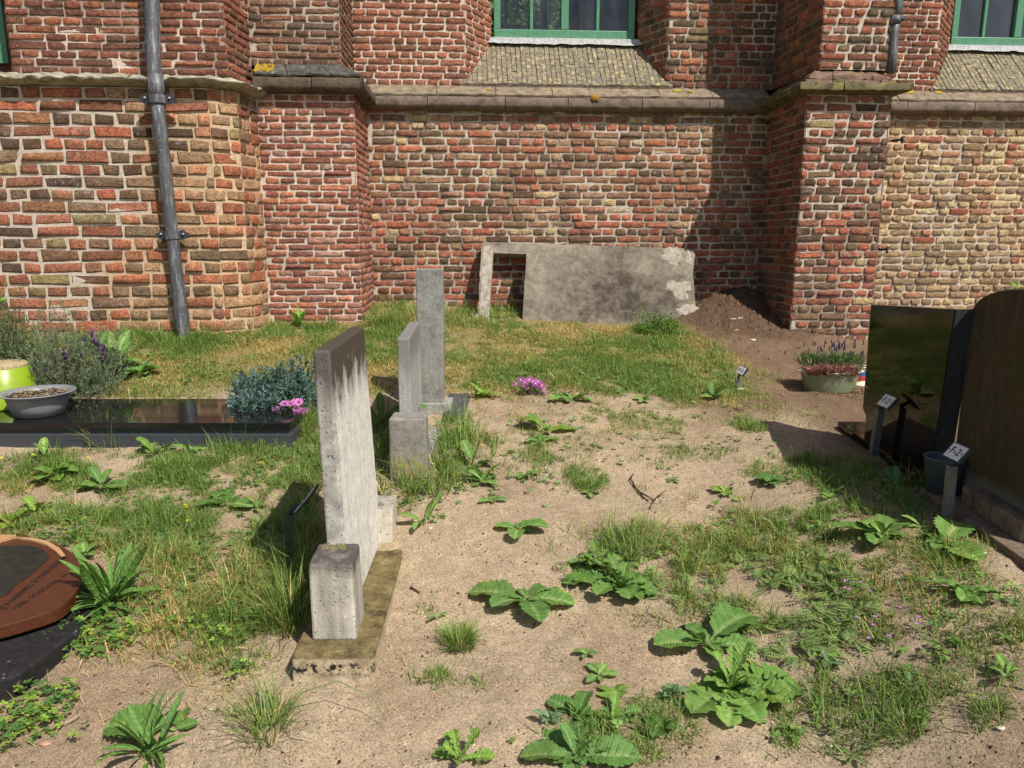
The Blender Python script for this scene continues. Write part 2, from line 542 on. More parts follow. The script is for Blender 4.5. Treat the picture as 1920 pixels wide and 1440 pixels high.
c = m.mix(m.ramp(v_, 0.12, 0.70), (0.062, 0.050, 0.038), (0.31, 0.262, 0.20))
c = m.bright(c, m.ramp(n2, 0.3, 0.7, 0.72, 1.2))
c = m.mix(m.ramp(n3, 0.68, 0.80, 0, 0.35), c, (0.09, 0.08, 0.07))
c = m.mix(m.ramp(m.voro(P, 42), 0.07, 0.04, 0, 0.7), c, (0.6, 0.58, 0.52))
M['old_concrete'] = m.fin(c, 0.92, m.bump(m.math('ADD', n2, m.math('MULTIPLY', n3, 1.5)), 0.6, 0.008), 0.15)
M['concrete_pale'] = stone_mat('pale_limewashed_concrete', (0.38, 0.33, 0.265), (0.19, 0.16, 0.125), (0.54, 0.48, 0.40), None, 0.6, 26, 0.92, 0.9)

def polished(name, col, fleck, rough=0.05, sp=0.5):
    m = NT(name)
    P = m.coord('Object')
    f = m.ramp(m.voro(P, 420), 0.22, 0.1)
    c = m.mix(m.math('MULTIPLY', f, 0.5), col, fleck)
    d = m.noise(P, 6, 4, 0.6)
    return m.fin(c, m.ramp(d, 0.35, 0.7, rough, rough + 0.06), None, sp)
M['black_granite'] = polished('polished_black_granite', (0.004, 0.004, 0.004), (0.008, 0.008, 0.009), 0.03, 0.2)
M['black_granite_slab'] = polished('polished_black_cover', (0.009, 0.009, 0.01), (0.02, 0.02, 0.022), 0.05)
M['grey_granite'] = stone_mat('sawn_grey_granite', (0.035, 0.036, 0.04), (0.022, 0.023, 0.026), (0.05, 0.05, 0.055), None, 0.6, 60, 0.6, 0.15, 0.3)
M['honed_granite'] = plain('honed_dark_granite', (0.045, 0.047, 0.055), 0.45, 0.5, 0, 0.2, 120)

m = NT('mossy_brown_headstone')
P = m.coord('World')
x, y, z = m.sep(P)
st = m.math('ADD', m.math('MULTIPLY', m.noise(m.scale(P, (40, 40, 5.0)), 1.0, 6, 0.7), 0.6), m.math('MULTIPLY', m.noise(P, 30, 5, 0.7), 0.4))
n1 = m.noise(P, 5, 5, 0.6)
c = m.mix(m.ramp(st, 0.35, 0.65), (0.04, 0.027, 0.014), (0.095, 0.066, 0.038))
c = m.mix(m.ramp(n1, 0.45, 0.7, 0, 0.6), c, (0.06, 0.05, 0.018))
c = m.mix(m.ramp(m.math('ADD', z, m.math('MULTIPLY', n1, 0.12)), 0.78, 0.72), c, (0.15, 0.135, 0.115))
M['brown_stone'] = m.fin(c, 0.85, m.bump(st, 0.3, 0.004), 0.2)
M['brown_block'] = stone_mat('stained_cream_block', (0.20, 0.15, 0.10), (0.08, 0.055, 0.035), (0.30, 0.255, 0.20), None, 0.6, 16, 0.9, 0.5)
M['brown_kerb'] = stone_mat('brown_kerb_stone', (0.19, 0.135, 0.095), (0.10, 0.07, 0.05), (0.27, 0.21, 0.16), None, 0.6, 22, 0.9, 0.5)

m = NT('red_brown_granite')
P = m.coord('Object')
n1 = m.noise(m.scale(P, (1, 1, 1)), 120, 4, 0.7)
c = m.mix(m.ramp(n1, 0.35, 0.65), (0.055, 0.018, 0.010), (0.105, 0.031, 0.014))
M['red_granite'] = m.fin(c, 0.32, None, 0.4)
M['tan_band'] = plain('carved_tan_band', (0.42, 0.24, 0.11), 0.8, 0.2, 0, 0.2, 90, 0.6)
M['dark_inlay'] = stone_mat('weathered_dark_inlay', (0.026, 0.024, 0.02), (0.016, 0.015, 0.013), (0.05, 0.046, 0.038), (0.35, 0.35, 0.33), 0.74, 26, 0.4, 0.2)
M['engraved'] = plain('engraved_black', (0.012, 0.009, 0.007), 0.8)

M['grey_plastic'] = plain('grey_plastic', (0.20, 0.205, 0.215), 0.4, 0.45, 0, 0.1, 14)
M['dark_plastic'] = plain('dark_grey_plastic', (0.075, 0.085, 0.10), 0.45, 0.4, 0, 0.1, 14)
M['lime_plastic'] = plain('lime_plastic', (0.235, 0.335, 0.016), 0.35, 0.45, 0, 0.05, 10)
M['sage_plastic'] = plain('sage_green_plastic', (0.22, 0.255, 0.15), 0.3, 0.5, 0, 0.06, 8)
M['sage_rim'] = plain('pale_rim_plastic', (0.5, 0.53, 0.43), 0.35, 0.5, 0, 0.06, 8)
M['cream'] = plain('cream_plastic', (0.72, 0.66, 0.46), 0.45, 0.4, 0, 0.06, 20)
M['straw_top'] = stone_mat('dry_straw', (0.55, 0.44, 0.25), (0.25, 0.18, 0.09), (0.7, 0.6, 0.38), None, 0.6, 60, 0.95, 1.0)
M['blue_print'] = plain('blue_print', (0.05, 0.11, 0.32), 0.45)
M['red_print'] = plain('red_print', (0.50, 0.045, 0.03), 0.45)
M['compost'] = stone_mat('dry_compost', (0.10, 0.065, 0.045), (0.03, 0.02, 0.015), (0.30, 0.23, 0.16), None, 0.6, 110, 0.95, 1.5)
M['sign_metal'] = plain('dark_sign_metal', (0.03, 0.032, 0.035), 0.45, 0.5, 0.2)
M['post_steel'] = plain('galvanised_post', (0.17, 0.165, 0.155), 0.6, 0.4, 0.3, 0.25, 40, 0.3)
M['sign_white'] = plain('white_plate', (0.72, 0.72, 0.70), 0.45, 0.4, 0, 0.08, 40)
M['sign_black'] = plain('black_letter', (0.012, 0.012, 0.012), 0.5)
M['twig'] = plain('dark_twig', (0.075, 0.05, 0.035), 0.9, 0.1, 0, 0.4, 90, 0.6)
M['straw'] = plain('pale_stalk', (0.42, 0.32, 0.19), 0.9, 0.1, 0, 0.25, 90)
M['shard'] = plain('pale_stone_chip', (0.55, 0.47, 0.38), 0.9, 0.1, 0, 0.3, 60, 0.5)
M['terracotta'] = plain('terracotta_shard', (0.42, 0.24, 0.16), 0.9, 0.1, 0, 0.3, 60, 0.5)

# ground: colour per vertex is the soil's own colour (sand, dark soil, turf)
m = NT('sandy_ground')
P = m.coord('World')
c, a = m.attr()
n0 = m.noise(P, 3.5, 5, 0.62)
n1 = m.noise(P, 26, 5, 0.7)
n2 = m.noise(P, 330, 3, 0.75)
n3 = m.noise(P, 900, 2, 0.7)
c2 = m.bright(c, m.ramp(n0, 0.3, 0.7, 0.86, 1.13))
c2 = m.bright(c2, m.ramp(n1, 0.3, 0.72, 0.80, 1.14))
c2 = m.bright(c2, m.ramp(n2, 0.30, 0.70, 0.45, 1.50))
c2 = m.bright(c2, m.ramp(n3, 0.3, 0.7, 0.80, 1.2))
c2 = m.bright(c2, m.ramp(m.noise(P, 125, 3, 0.8), 0.32, 0.68, 0.60, 1.34))
dk = m.math('MULTIPLY', m.ramp(m.voro(P, 95), 0.34, 0.20), m.ramp(m.noise(P, 11, 5, 0.75), 0.42, 0.60))
c2 = m.mix(m.math('MULTIPLY', dk, 0.75), c2, (0.045, 0.032, 0.024))
dk2 = m.ramp(m.noise(P, 48, 5, 0.75), 0.60, 0.72, 0, 0.55)
c2 = m.mix(dk2, c2, (0.11, 0.075, 0.05))
wt = m.ramp(m.voro(P, 120), 0.12, 0.07)
c2 = m.mix(m.math('MULTIPLY', wt, m.ramp(m.noise(P, 14, 2), 0.5, 0.6, 0, 0.8)), c2, (0.60, 0.52, 0.42))
h = m.math('ADD', m.math('MULTIPLY', n1, 1.6), m.math('ADD', m.math('MULTIPLY', n2, 0.8), m.math('MULTIPLY', n3, 0.3)))
M['ground'] = m.fin(c2, 0.95, m.bump(h, 0.75, 0.009), 0.1)

def foliage(name, tl=0.3, rough=0.5, vein=False, spec=0.35):
    m = NT(name)
    c, a = m.attr()
    oi = m.n('ShaderNodeObjectInfo')
    P = m.coord('World')
    n = m.noise(P, 40, 3, 0.6)
    c = m.bright(c, m.ramp(n, 0.3, 0.7, 0.78, 1.2))
    if vein:
        c = m.mix(1.0, c, oi.outputs['Color'], 'MULTIPLY')
        uv = m.coord('UV')
        sp = m.ramp(m.voro(P, 330), 0.16, 0.08)
        c = m.mix(m.math('MULTIPLY', sp, m.ramp(m.noise(P, 30, 2), 0.52, 0.62, 0, 0.55)), c, (0.42, 0.48, 0.36))
        x, y, z = m.sep(uv)
        sv = m.math('POWER', m.math('ABSOLUTE', m.math('COSINE', m.math('MULTIPLY', m.math('SUBTRACT', x, m.math('MULTIPLY', m.math('ABSOLUTE', m.math('SUBTRACT', y, 0.5)), 0.55)), 27.0))), 14.0)
        c = m.mix(m.math('MULTIPLY', sv, 0.20), c, (0.30, 0.40, 0.16))
        bn = m.bump(m.math('ADD', m.math('MULTIPLY', sv, -0.7), m.noise(P, 130, 4, 0.65)), 0.7, 0.004)
        m.fin(c, rough, bn, spec)
    else:
        m.fin(c, rough, None, spec)
    m.translucent(m.mix(1.0, c, (1.15, 1.1, 0.5), 'MULTIPLY'), tl)
    return m.m
M['blade'] = foliage('grass_blade', 0.3, 0.55)
M['leaf'] = foliage('broad_leaf', 0.22, 0.55, True, 0.28)
M['petal'] = foliage('petal', 0.3, 0.6, False, 0.1)
M['needle'] = foliage('needle', 0.12, 0.6)
# =================================================================== GROUND
xs = np.concatenate([np.array([-220, -120, -60, -30, -16, -10, -7, -5.5, -4.6]), np.arange(-4.0, -2.2, 0.03), np.arange(-2.2, 2.4, 0.018), np.arange(2.4, 4.8, 0.03), np.array([5.4, 6.5, 8, 10, 16, 30, 60, 120, 220])])
ys = np.concatenate([np.array([-220, -120, -60, -30, -16, -9, -5, -3, -1.5, -0.5, 0.3, 0.8, 1.1]), np.arange(1.3, 3.2, 0.013), np.arange(3.2, 7.5, 0.022), np.array([7.8, 8.2, 9, 11, 16, 24, 40, 70, 120, 220])])
GX, GY = np.meshgrid(xs, ys)
GZ = gh(GX, GY)

def soil_colour(x, y):
    sand = np.array(lin((181, 160, 132)))
    soil = np.array(lin((124, 102, 81)))
    turf = np.array(lin((134, 122, 74)))
    mnd = np.array(lin((100, 80, 63)))
    n = fbm(x * 1.7, y * 1.7, 3.0, 4) * 0.5
    c = np.ones(x.shape + (3,)) * sand
    damp = sstep(0.05, 0.5, fbm(x * 2.6, y * 2.6, 21.0, 5))
    c = c + (np.array(lin((160, 138, 111))) - c) * (0.65 * damp)[..., None]
    k = sstep(0.6, 1.7, x + n * 0.7) * sstep(3.7, 4.7, y + n * 0.6)
    k = np.maximum(k, sstep(1.5, 1.9, x + 0.1 * n) * sstep(2.4, 3.0, y))
    c = c + (soil - c) * k[..., None]
    t = sstep(4.55, 4.95, y + 0.25 * n) * sstep(1.95, 1.25, x + 0.25 * n)
    c = c + (turf - c) * (0.8 * t)[..., None]
    kk = sstep(0.02, 0.06, mound(x, y) + 0.02 * n)
    c = c + (mnd - c) * kk[..., None]
    g = sstep(-0.75, -1.3, x + 0.3 * n) * sstep(3.6, 2.6, y)
    c = c + (np.array(lin((158, 136, 110))) - c) * (0.7 * g)[..., None]
    far = np.maximum(sstep(5, 8, np.abs(x)), np.maximum(sstep(0.5, -1, y), sstep(9, 10, y)))
    c = c + (np.array(lin((95, 105, 55))) - c) * (0.8 * far)[..., None]
    return c

ny, nx = GX.shape
idx = np.arange(ny * nx).reshape(ny, nx)
Fq = np.stack([idx[:-1, :-1], idx[:-1, 1:], idx[1:, 1:], idx[1:, :-1]], -1).reshape(-1, 4)
g = mk('ground', np.stack([GX, GY, GZ], -1).reshape(-1, 3), Fq, M['ground'], cols=soil_colour(GX, GY).reshape(-1, 3), smooth=True)
tag(g, kind='structure')

# =================================================================== CHURCH
church = empty('church', OW, 'old patched brick church wall with buttresses, stone string course and green windows', 'church')

def palette(cols):
    cs = [(np.array(lin(c)), wgt) for c, wgt in cols]
    tot = sum(x for _, x in cs)
    def pick():
        r = R.random() * tot
        for c, x in cs:
            r -= x
            if r <= 0:
                break
        g_ = float(c.mean()); return (c * 0.66 + np.array([g_ * 1.10, g_, g_ * 0.90]) * 0.34) * np.array([1.10, 1.03, 0.86]) * R.uniform(0.98, 1.38)
    return pick

PAL = {
    'orange_tan': palette([((198, 122, 80), 3), ((184, 100, 64), 3), ((186, 140, 104), 3), ((158, 120, 92), 2), ((132, 108, 84), 1.2), ((170, 96, 76), 1.2), ((205, 160, 116), 1)]),
    'dark_mixed': palette([((150, 90, 70), 3), ((172, 96, 70), 2.4), ((130, 94, 74), 2.4), ((100, 78, 68), 1.2), ((176, 116, 80), 1.4), ((150, 132, 86), .8), ((194, 96, 62), 1.0), ((140, 110, 88), 1.4)]),
    'red_new': palette([((176, 98, 78), 4), ((160, 86, 72), 3), ((188, 110, 88), 2), ((146, 84, 76), 2), ((182, 124, 114), 1.6), ((196, 112, 76), 1.5)]),
    'nave': palette([((164, 112, 86), 3), ((152, 96, 76), 3), ((178, 100, 72), 2.2), ((144, 106, 84), 2.2), ((176, 136, 104), 1.6), ((196, 172, 122), .7), ((120, 96, 78), 1.3), ((190, 104, 70), 1.2), ((132, 108, 88), .8)]),
    'nave_low': palette([((178, 92, 66), 3), ((160, 86, 66), 2.4), ((128, 92, 70), 1.8), ((114, 86, 68), 1.5), ((192, 104, 72), 2), ((140, 72, 56), 1.5), ((150, 116, 84), .7)]),
    'buttress': palette([((168, 94, 74), 3), ((146, 84, 68), 2.4), ((126, 90, 74), 2), ((134, 104, 82), 1.2), ((190, 98, 68), 1.4), ((104, 80, 70), 1.6), ((182, 158, 104), .4)]),
    'yellow': palette([((184, 154, 116), 3), ((168, 136, 104), 3), ((188, 166, 120), 1.8), ((150, 124, 98), 2.6), ((180, 120, 92), 1.4), ((148, 124, 96), 1.6), ((176, 90, 66), .7), ((204, 186, 142), .7)]),
    'upper_red': palette([((148, 82, 66), 3), ((160, 88, 66), 2.4), ((132, 78, 66), 2.6), ((176, 94, 62), 1.2), ((120, 80, 70), 1.2)]),
    'upper_brown': palette([((132, 92, 76), 3), ((142, 98, 80), 2.6), ((120, 86, 74), 2.2), ((160, 96, 72), 1.2), ((112, 92, 84), 1)]),
    'upper_bay': palette([((170, 98, 76), 3), ((156, 90, 72), 3), ((176, 106, 80), 2.4), ((186, 102, 70), 1), ((140, 90, 74), 1)]),
    'upper_old': palette([((186, 106, 70), 2.5), ((150, 92, 70), 2.5), ((118, 88, 72), 2), ((168, 84, 60), 2), ((108, 90, 74), 1.4), ((136, 112, 86), 1)]),
}
WHITE, TAN, GREY, PINK = [np.array(lin(c)) for c in ((198, 184, 166), (196, 170, 138), (158, 142, 126), (214, 196, 178))]

BR = []          # every brick: frame, size, colour, owner
def mortar_face(name, A, B, z0, z1, nrm, colf, depth=0.0075, parent=church, step=0.03):
    """one wall face of mortar: a finely divided sheet with uneven joints"""
    A, B = Vector(A), Vector(B)
    L = (B - A).length
    t = (B - A) / L
    n = max(2, int(L / step)); k = max(2, int((z1 - z0) / step))
    uu, zz = np.meshgrid(np.linspace(0, L, n + 1), np.linspace(z0, z1, k + 1))
    px_, py_ = A.x + t.x * uu, A.y + t.y * uu
    d = -depth + 0.0020 * fbm(px_ * 14, py_ * 14, zz * 14, 3)
    edge = (uu < 1e-6) | (uu > L - 1e-6)
    d = np.where(edge, -depth, d)
    V = np.stack([px_ + nrm.x * d, py_ + nrm.y * d, zz], -1).reshape(-1, 3)
    idx = np.arange((k + 1) * (n + 1)).reshape(k + 1, n + 1)
    Fq = np.stack([idx[:-1, :-1], idx[:-1, 1:], idx[1:, 1:], idx[1:, :-1]], -1).reshape(-1, 4)
    s = (px_ - OW.x) * U.x + (py_ - OW.y) * U.y
    return V, Fq, colf(s, zz, px_, py_).reshape(-1, 3)

def wall_zone(name, path, z0, z1, ch, L, pal, mcol, joint=0.011, proud=0.006, rough=0.004, lime=0.0, skip=(), label=None, back=True, zones=None):
    Vs, Fs, Cs, b = [], [], [], 0
    owner = None
    frames = []
    for i in range(len(path) - 1):
        A, B = WP(*path[i], 0), WP(*path[i + 1], 0)
        t = (B - A).normalized()
        n = Vector((t.y, -t.x, 0))
        zf = zones[i] if zones and zones[i] else {}
        mc = zf.get('mcol', mcol)
        V, Fq, c = mortar_face(name, A - t * (0.03 if i == 0 else 0), B + t * (0.03 if i == len(path) - 2 else 0), z0, z1, n, mc)
        Vs.append(V); Fs.append(Fq + b); Cs.append(c); b += len(V)
        frames.append((A, B, t, n, zf))
    owner = mk(name, np.concatenate(Vs), np.concatenate(Fs), M['mortar'], church, np.concatenate(Cs), True)
    if label: owner['label'] = label
    for i, (A, B, t, n, zf) in enumerate(frames):
        if i in skip: continue
        Ls = (B - A).length
        pl = zf.get('pal', pal); lm = zf.get('lime', lime)
        rows = int((z1 - z0) / ch) + 1
        for r in range(rows):
            za = z0 + r * ch + joint * 0.5
            zb = min(za + ch - joint, z1 - 0.002)
            if zb - za < 0.02: continue
            head = (r % 2 == 0)
            u = -R.uniform(0.0, L * 0.5) if head else -R.uniform(0, L)
            while u < Ls:
                ln = (L * 0.5 - joint * 0.5) if head else L
                if R.random() < 0.10: ln = L if head else L * 0.5
                ln *= R.uniform(0.90, 1.09)
                a, e = max(u, 0.001), min(u + ln, Ls - 0.001)
                u += ln + joint * R.uniform(0.8, 1.4)
                if e - a < 0.03: continue
                mid = A + t * ((a + e) / 2)
                s = (mid - OW).dot(U); z = (za + zb) / 2
                col = np.array((pl(s, z) if callable(pl) else PAL[pl])() if not isinstance(pl, str) else PAL[pl]())
                l_ = lm(s, z) if callable(lm) else lm
                pr = proud + R.gauss(0, rough)
                if R.random() < 0.06: pr -= R.uniform(0.002, 0.006)
                BR.append(dict(A=A, t=t, n=n, a=a, e=e, z0=za + R.gauss(0, 0.0015), z1=zb + R.gauss(0, 0.0015), pr=max(-0.002, pr), col=col, lime=min(1, max(0, l_ + R.gauss(0, 0.16))), own=owner, rough=rough))
    return owner

def mcolf(base, alt=None, k=2.5, thr=0.1, third=None):
    def f(s, z, x, y):
        n = fbm(x * k, y * k, z * k, 4)
        c = np.ones(s.shape + (3,)) * base
        if alt is not None:
            a = sstep(thr - 0.25, thr + 0.25, n)[..., None]
            c = c * (1 - a) + alt * a
        if third is not None:
            n2 = fbm(x * 6 + 9, y * 6, z * 6, 3)
            a = sstep(0.25, 0.6, n2)[..., None]
            c = c * (1 - a) + third * a
        return c
    return f

def tower_m(s, z, x, y):
    n = 0.25 * fbm(x * 3, y * 3, z * 3, 3)
    a = sstep(-2.85, -3.15, s + n - 0.25 * (z - 1.7))[..., None]
    return TAN * 1.05 * (1 - a) + WHITE * a

def tower_pal(s, z):
    left = s + R.gauss(0, 0.18) - 0.25 * (z - 1.7) < -2.98
    if z > 2.2 and R.random() < 0.5: left = True
    return PAL['dark_mixed'] if left else PAL['orange_tan']

def nave_pal(s, z):
    k = z + R.gauss(0, 0.25)
    if k < 1.75: return PAL['nave_low']
    return PAL['nave']

Z_L, Z_U = 2.73, 2.93
LT = 2.66
wall_zone('corner_tower_wall', [(-4.6, 1.2), (-2.28, 1.2), (-2.11, 1.07), (-2.055, 0.75)], 0.45, LT, 0.0885, 0.285, tower_pal, tower_m, 0.0155, 0.0035, 0.004, 0.30)
wall_zone('pilaster_wall', [(-2.05, 0.75), (-1.30, 0.75), (-1.285, 0)], 0.55, Z_L, 0.0525, 0.215, 'red_new', mcolf(PINK, WHITE * 0.95, 3, 0.2), 0.0130, 0.0018, 0.0015,
          lambda s, z: 0.34 if 1.2 < z < 2.4 else 0.15)
wall_zone('nave_wall', [(-1.285, 0), (2.345, 0)], 0.55, Z_L, 0.0665, 0.205, nave_pal, mcolf(GREY * 1.15, WHITE, 2.2, -0.15, GREY * 0.65), 0.0155, 0.0025, 0.003, 0.30)
wall_zone('buttress_wall', [(2.345, 0), (2.32, 0.87), (3.025, 0.87), (3.025, 0)], 0.45, Z_L, 0.065, 0.20, 'buttress', mcolf(WHITE, GREY, 3, 0.25), 0.0150, 0.003, 0.0035,
          0.24, zones=[{'mcol': mcolf(GREY, WHITE * 0.8, 3, 0.4), 'lime': 0.0}, None, None])
wall_zone('nave_wall', [(3.035, 0), (6.4, 0)], 0.55, Z_L, 0.066, 0.20, 'yellow', mcolf(TAN * 1.25, WHITE, 2.2, 0.0), 0.0155, 0.004, 0.0045, 0.32)
ZT = 3.86
wall_zone('corner_tower_wall', [(-3.88, 0.74), (-3.675, 1.1), (-2.156, 1.1), (-2.10, 0.65)], 2.76, ZT, 0.0555, 0.262, 'upper_red', mcolf(GREY * 1.05, PINK, 3, 0.15), 0.0128, 0.002, 0.002, 0.15)
wall_zone('pilaster_wall', [(-2.10, 0.65), (-1.40, 0.65), (-1.39, -0.08)], Z_U, ZT, 0.0545, 0.215, 'upper_brown', mcolf(WHITE * 0.85, GREY, 3, 0.1), 0.0128, 0.002, 0.002, 0.15)
wall_zone('window_bay_wall', [(-1.39, -0.08), (-0.405, -0.08), (-0.165, -0.46), (-0.165, -0.72)], Z_U, ZT, 0.0575, 0.20, 'upper_bay', mcolf(PINK, WHITE, 3, 0.2), 0.0128, 0.002, 0.002, 0.15)
wall_zone('window_bay_wall', [(1.225, -0.72), (1.225, -0.46), (1.42, -0.08), (2.395, -0.08)], Z_U, ZT, 0.066, 0.19, 'upper_old', mcolf(GREY, WHITE, 2.6, 0.15, GREY * 0.6), 0.0150, 0.003, 0.0035, 0.15)
wall_zone('buttress_wall', [(2.40, -0.08), (2.435, 0.80), (3.05, 0.80), (3.05, -0.08)], Z_U, ZT, 0.066, 0.20, 'upper_old', mcolf(WHITE, WHITE * 0.85, 3, 0.2), 0.0165, 0.003, 0.0035,
          0.3, zones=[{'mcol': mcolf(GREY, GREY * 0.7, 3, 0.2), 'lime': 0.0}, None, None])
wall_zone('window_bay_wall', [(3.07, -0.08), (3.955, -0.08), (4.30, -0.46), (4.30, -0.72)], Z_U, ZT, 0.0555, 0.20, 'upper_red', mcolf(PINK, WHITE * 0.9, 3, 0.2), 0.0128, 0.002, 0.002, 0.15)
wall_zone('window_bay_wall', [(5.70, -0.72), (5.70, -0.46), (6.0, -0.08), (6.4, -0.08)], Z_U, ZT, 0.0555, 0.20, 'upper_red', mcolf(PINK), 0.0128, 0.002, 0.002, 0.15)

# --- bricks to meshes: the 300 that show largest singly, the rest joined
def project(v):
    x, y, z = v.x, v.y, v.z - EYE
    zc = y * math.cos(TILT) - z * math.sin(TILT)
    yc = y * math.sin(TILT) + z * math.cos(TILT)
    return 960 + F_PX * x / zc, 720 - F_PX * yc / zc, zc

def px_area(b):
    m_ = b['A'] + b['t'] * ((b['a'] + b['e']) / 2) + Vector((0, 0, (b['z0'] + b['z1']) / 2))
    x, y, zc = project(m_)
    if not (12 < x < 1908 and 8 < y < 1440): return 0
    if m_.z < float(gh(m_.x, m_.y - 0.1)) + 0.1: return 0
    view = (Vector((0, 0, EYE)) - m_).normalized()
    f = b['n'].dot(view)
    if f < 0.12: return 0
    if b['own'].name.startswith('nave_wall.001') and x < 1650: return 0
    return (b['e'] - b['a']) * (b['z1'] - b['z0']) * f / zc ** 2

areas = [px_area(b) for b in BR]
order = sorted(range(len(BR)), key=lambda i: -areas[i])
single = set(order[:300])

def template(us, vs):
    nu, nv = len(us), len(vs)
    q = []
    for j in range(nv):
        for i in range(nu):
            ring = min(i, j, nu - 1 - i, nv - 1 - j)
            q.append((us[i], vs[j], -1.0 if ring == 0 else (0.0 if ring == 1 else 1.0)))
    idx = np.arange(nu * nv).reshape(nv, nu)
    Fq = np.stack([idx[:-1, :-1], idx[:-1, 1:], idx[1:, 1:], idx[1:, :-1]], -1).reshape(-1, 4)
    return np.array(q), Fq

T1, F1 = template([0, 0, .025, .28, .5, .72, .975, 1, 1], [0, 0, .085, .5, .915, 1, 1])
T0, F0 = template([0, 0, .025, .975, 1, 1], [0, 0, .085, .915, 1, 1])

def brick_local(T, ln, hg, pr, rough, rg):
    """local x along, y up, z out; metres"""
    m = len(T)
    nu = 9 if m == 63 else 6
    nv = m // nu
    ci, ri = np.arange(m) % nu, np.arange(m) // nu
    ring0, ring1, inner = T[:, 2] < -0.5, np.abs(T[:, 2]) < 0.5, T[:, 2] > 0.5
    def edge(n, s, corner):
        j = rg.normal(0, s, n)
        j[:3] = j[1] - abs(rg.normal(0, corner)); j[-3:] = j[-2] - abs(rg.normal(0, corner))
        return j
    sv, su = 0.0012 + rough * 0.35, 0.0012 + rough * 0.4
    top, bot = edge(nu, sv, 0.0015 + rough * 0.5), edge(nu, sv, 0.0015 + rough * 0.5)
    lef, rig = edge(nv, su, 0.002 + rough * 0.7), edge(nv, su, 0.002 + rough * 0.7)
    wv, wu = T[:, 1], T[:, 0]
    X = wu * ln + rig[ri] * wu ** 2 - lef[ri] * (1 - wu) ** 2
    Yv = wv * hg + top[ci] * wv - bot[ci] * (1 - wv)
    e = rg.normal(0, 1, (m, 3))
    Z = np.where(ring0, -0.035, np.where(ring1, pr - 0.0028 - np.abs(e[:, 2]) * 0.0012, pr + e[:, 2] * (0.0010 + rough * 0.40)))
    return np.stack([X, Yv, Z], 1)

rest = [i for i in range(len(BR)) if i not in single]
Va, Fa, Ca = [], [], []
off = 0
for i in rest:
    b = BR[i]
    L_ = brick_local(T1, b['e'] - b['a'], b['z1'] - b['z0'], b['pr'], b['rough'], rng)
    o = b['A'] + b['t'] * b['a'] + Vector((0, 0, b['z0']))
    W_ = np.array(o) + L_[:, :1] * np.array(b['t']) + L_[:, 2:3] * np.array(b['n'])
    W_[:, 2] += L_[:, 1]
    Va.append(W_); Fa.append(F1 + off); off += len(W_)
    Ca.append(np.tile(np.append(b['col'], b['lime']), (len(W_), 1)))
o = mk('brickwork', np.concatenate(Va), np.concatenate(Fa), M['brick'], church, np.concatenate(Ca), True)
o['kind'] = 'stuff'
shapes = {}
for hd in (0, 1):
    for k in range(10):
        rr = np.random.default_rng(100 + k + 50 * hd)
        ln, hg = (0.13, 0.07) if hd else (0.27, 0.07)
        v = brick_local(T0, ln, hg, 0.006, 0.0055, rr)
        v[:, 0] /= ln; v[:, 1] /= hg
        me = mesh_data('brick', v, F0, None, True)
        me.materials.append(M['brick1'])
        shapes[(hd, k)] = me
for q, i in enumerate(sorted(single)):
    b = BR[i]
    ln, hg = b['e'] - b['a'], b['z1'] - b['z0']
    o = link('brick', shapes[(1 if ln < 0.19 else 0, q % 10)], None, b['own'])
    pos = b['A'] + b['t'] * b['a'] + Vector((0, 0, b['z0'])) + b['n'] * (b['pr'] - 0.006)
    o.matrix_local = Matrix.Translation(pos - wloc(b['own'])) @ Matrix((( b['t'].x, 0, b['n'].x, 0), (b['t'].y, 0, b['n'].y, 0), (0, 1, 0, 0), (0, 0, 0, 1))) @ Matrix.Diagonal((ln, hg, 1, 1))
    o.color = (*[float(x) for x in b['col']], float(b['lime']))

# --- stone string courses, cut into blocks
def offset_path(path, d):
    out = []
    n = len(path)
    segs = []
    for i in range(n - 1):
        A, B = Vector((*path[i], 0)), Vector((*path[i + 1], 0))
        t = (B - A).normalized()
        nn = Vector((-t.y, t.x, 0))
        segs.append((A + nn * d, t))
    out.append(segs[0][0])
    for i in range(1, n - 1):
        A, t = segs[i - 1]; B, q = segs[i]
        den = t.x * q.y - t.y * q.x
        if abs(den) < 1e-6:
            out.append(B)
        else:
            k = ((B - A).x * q.y - (B - A).y * q.x) / den
            out.append(A + t * k)
    A, t = segs[-1]
    out.append(A + t * (Vector((*path[-1], 0)) - Vector((*path[-2], 0))).length)
    return out

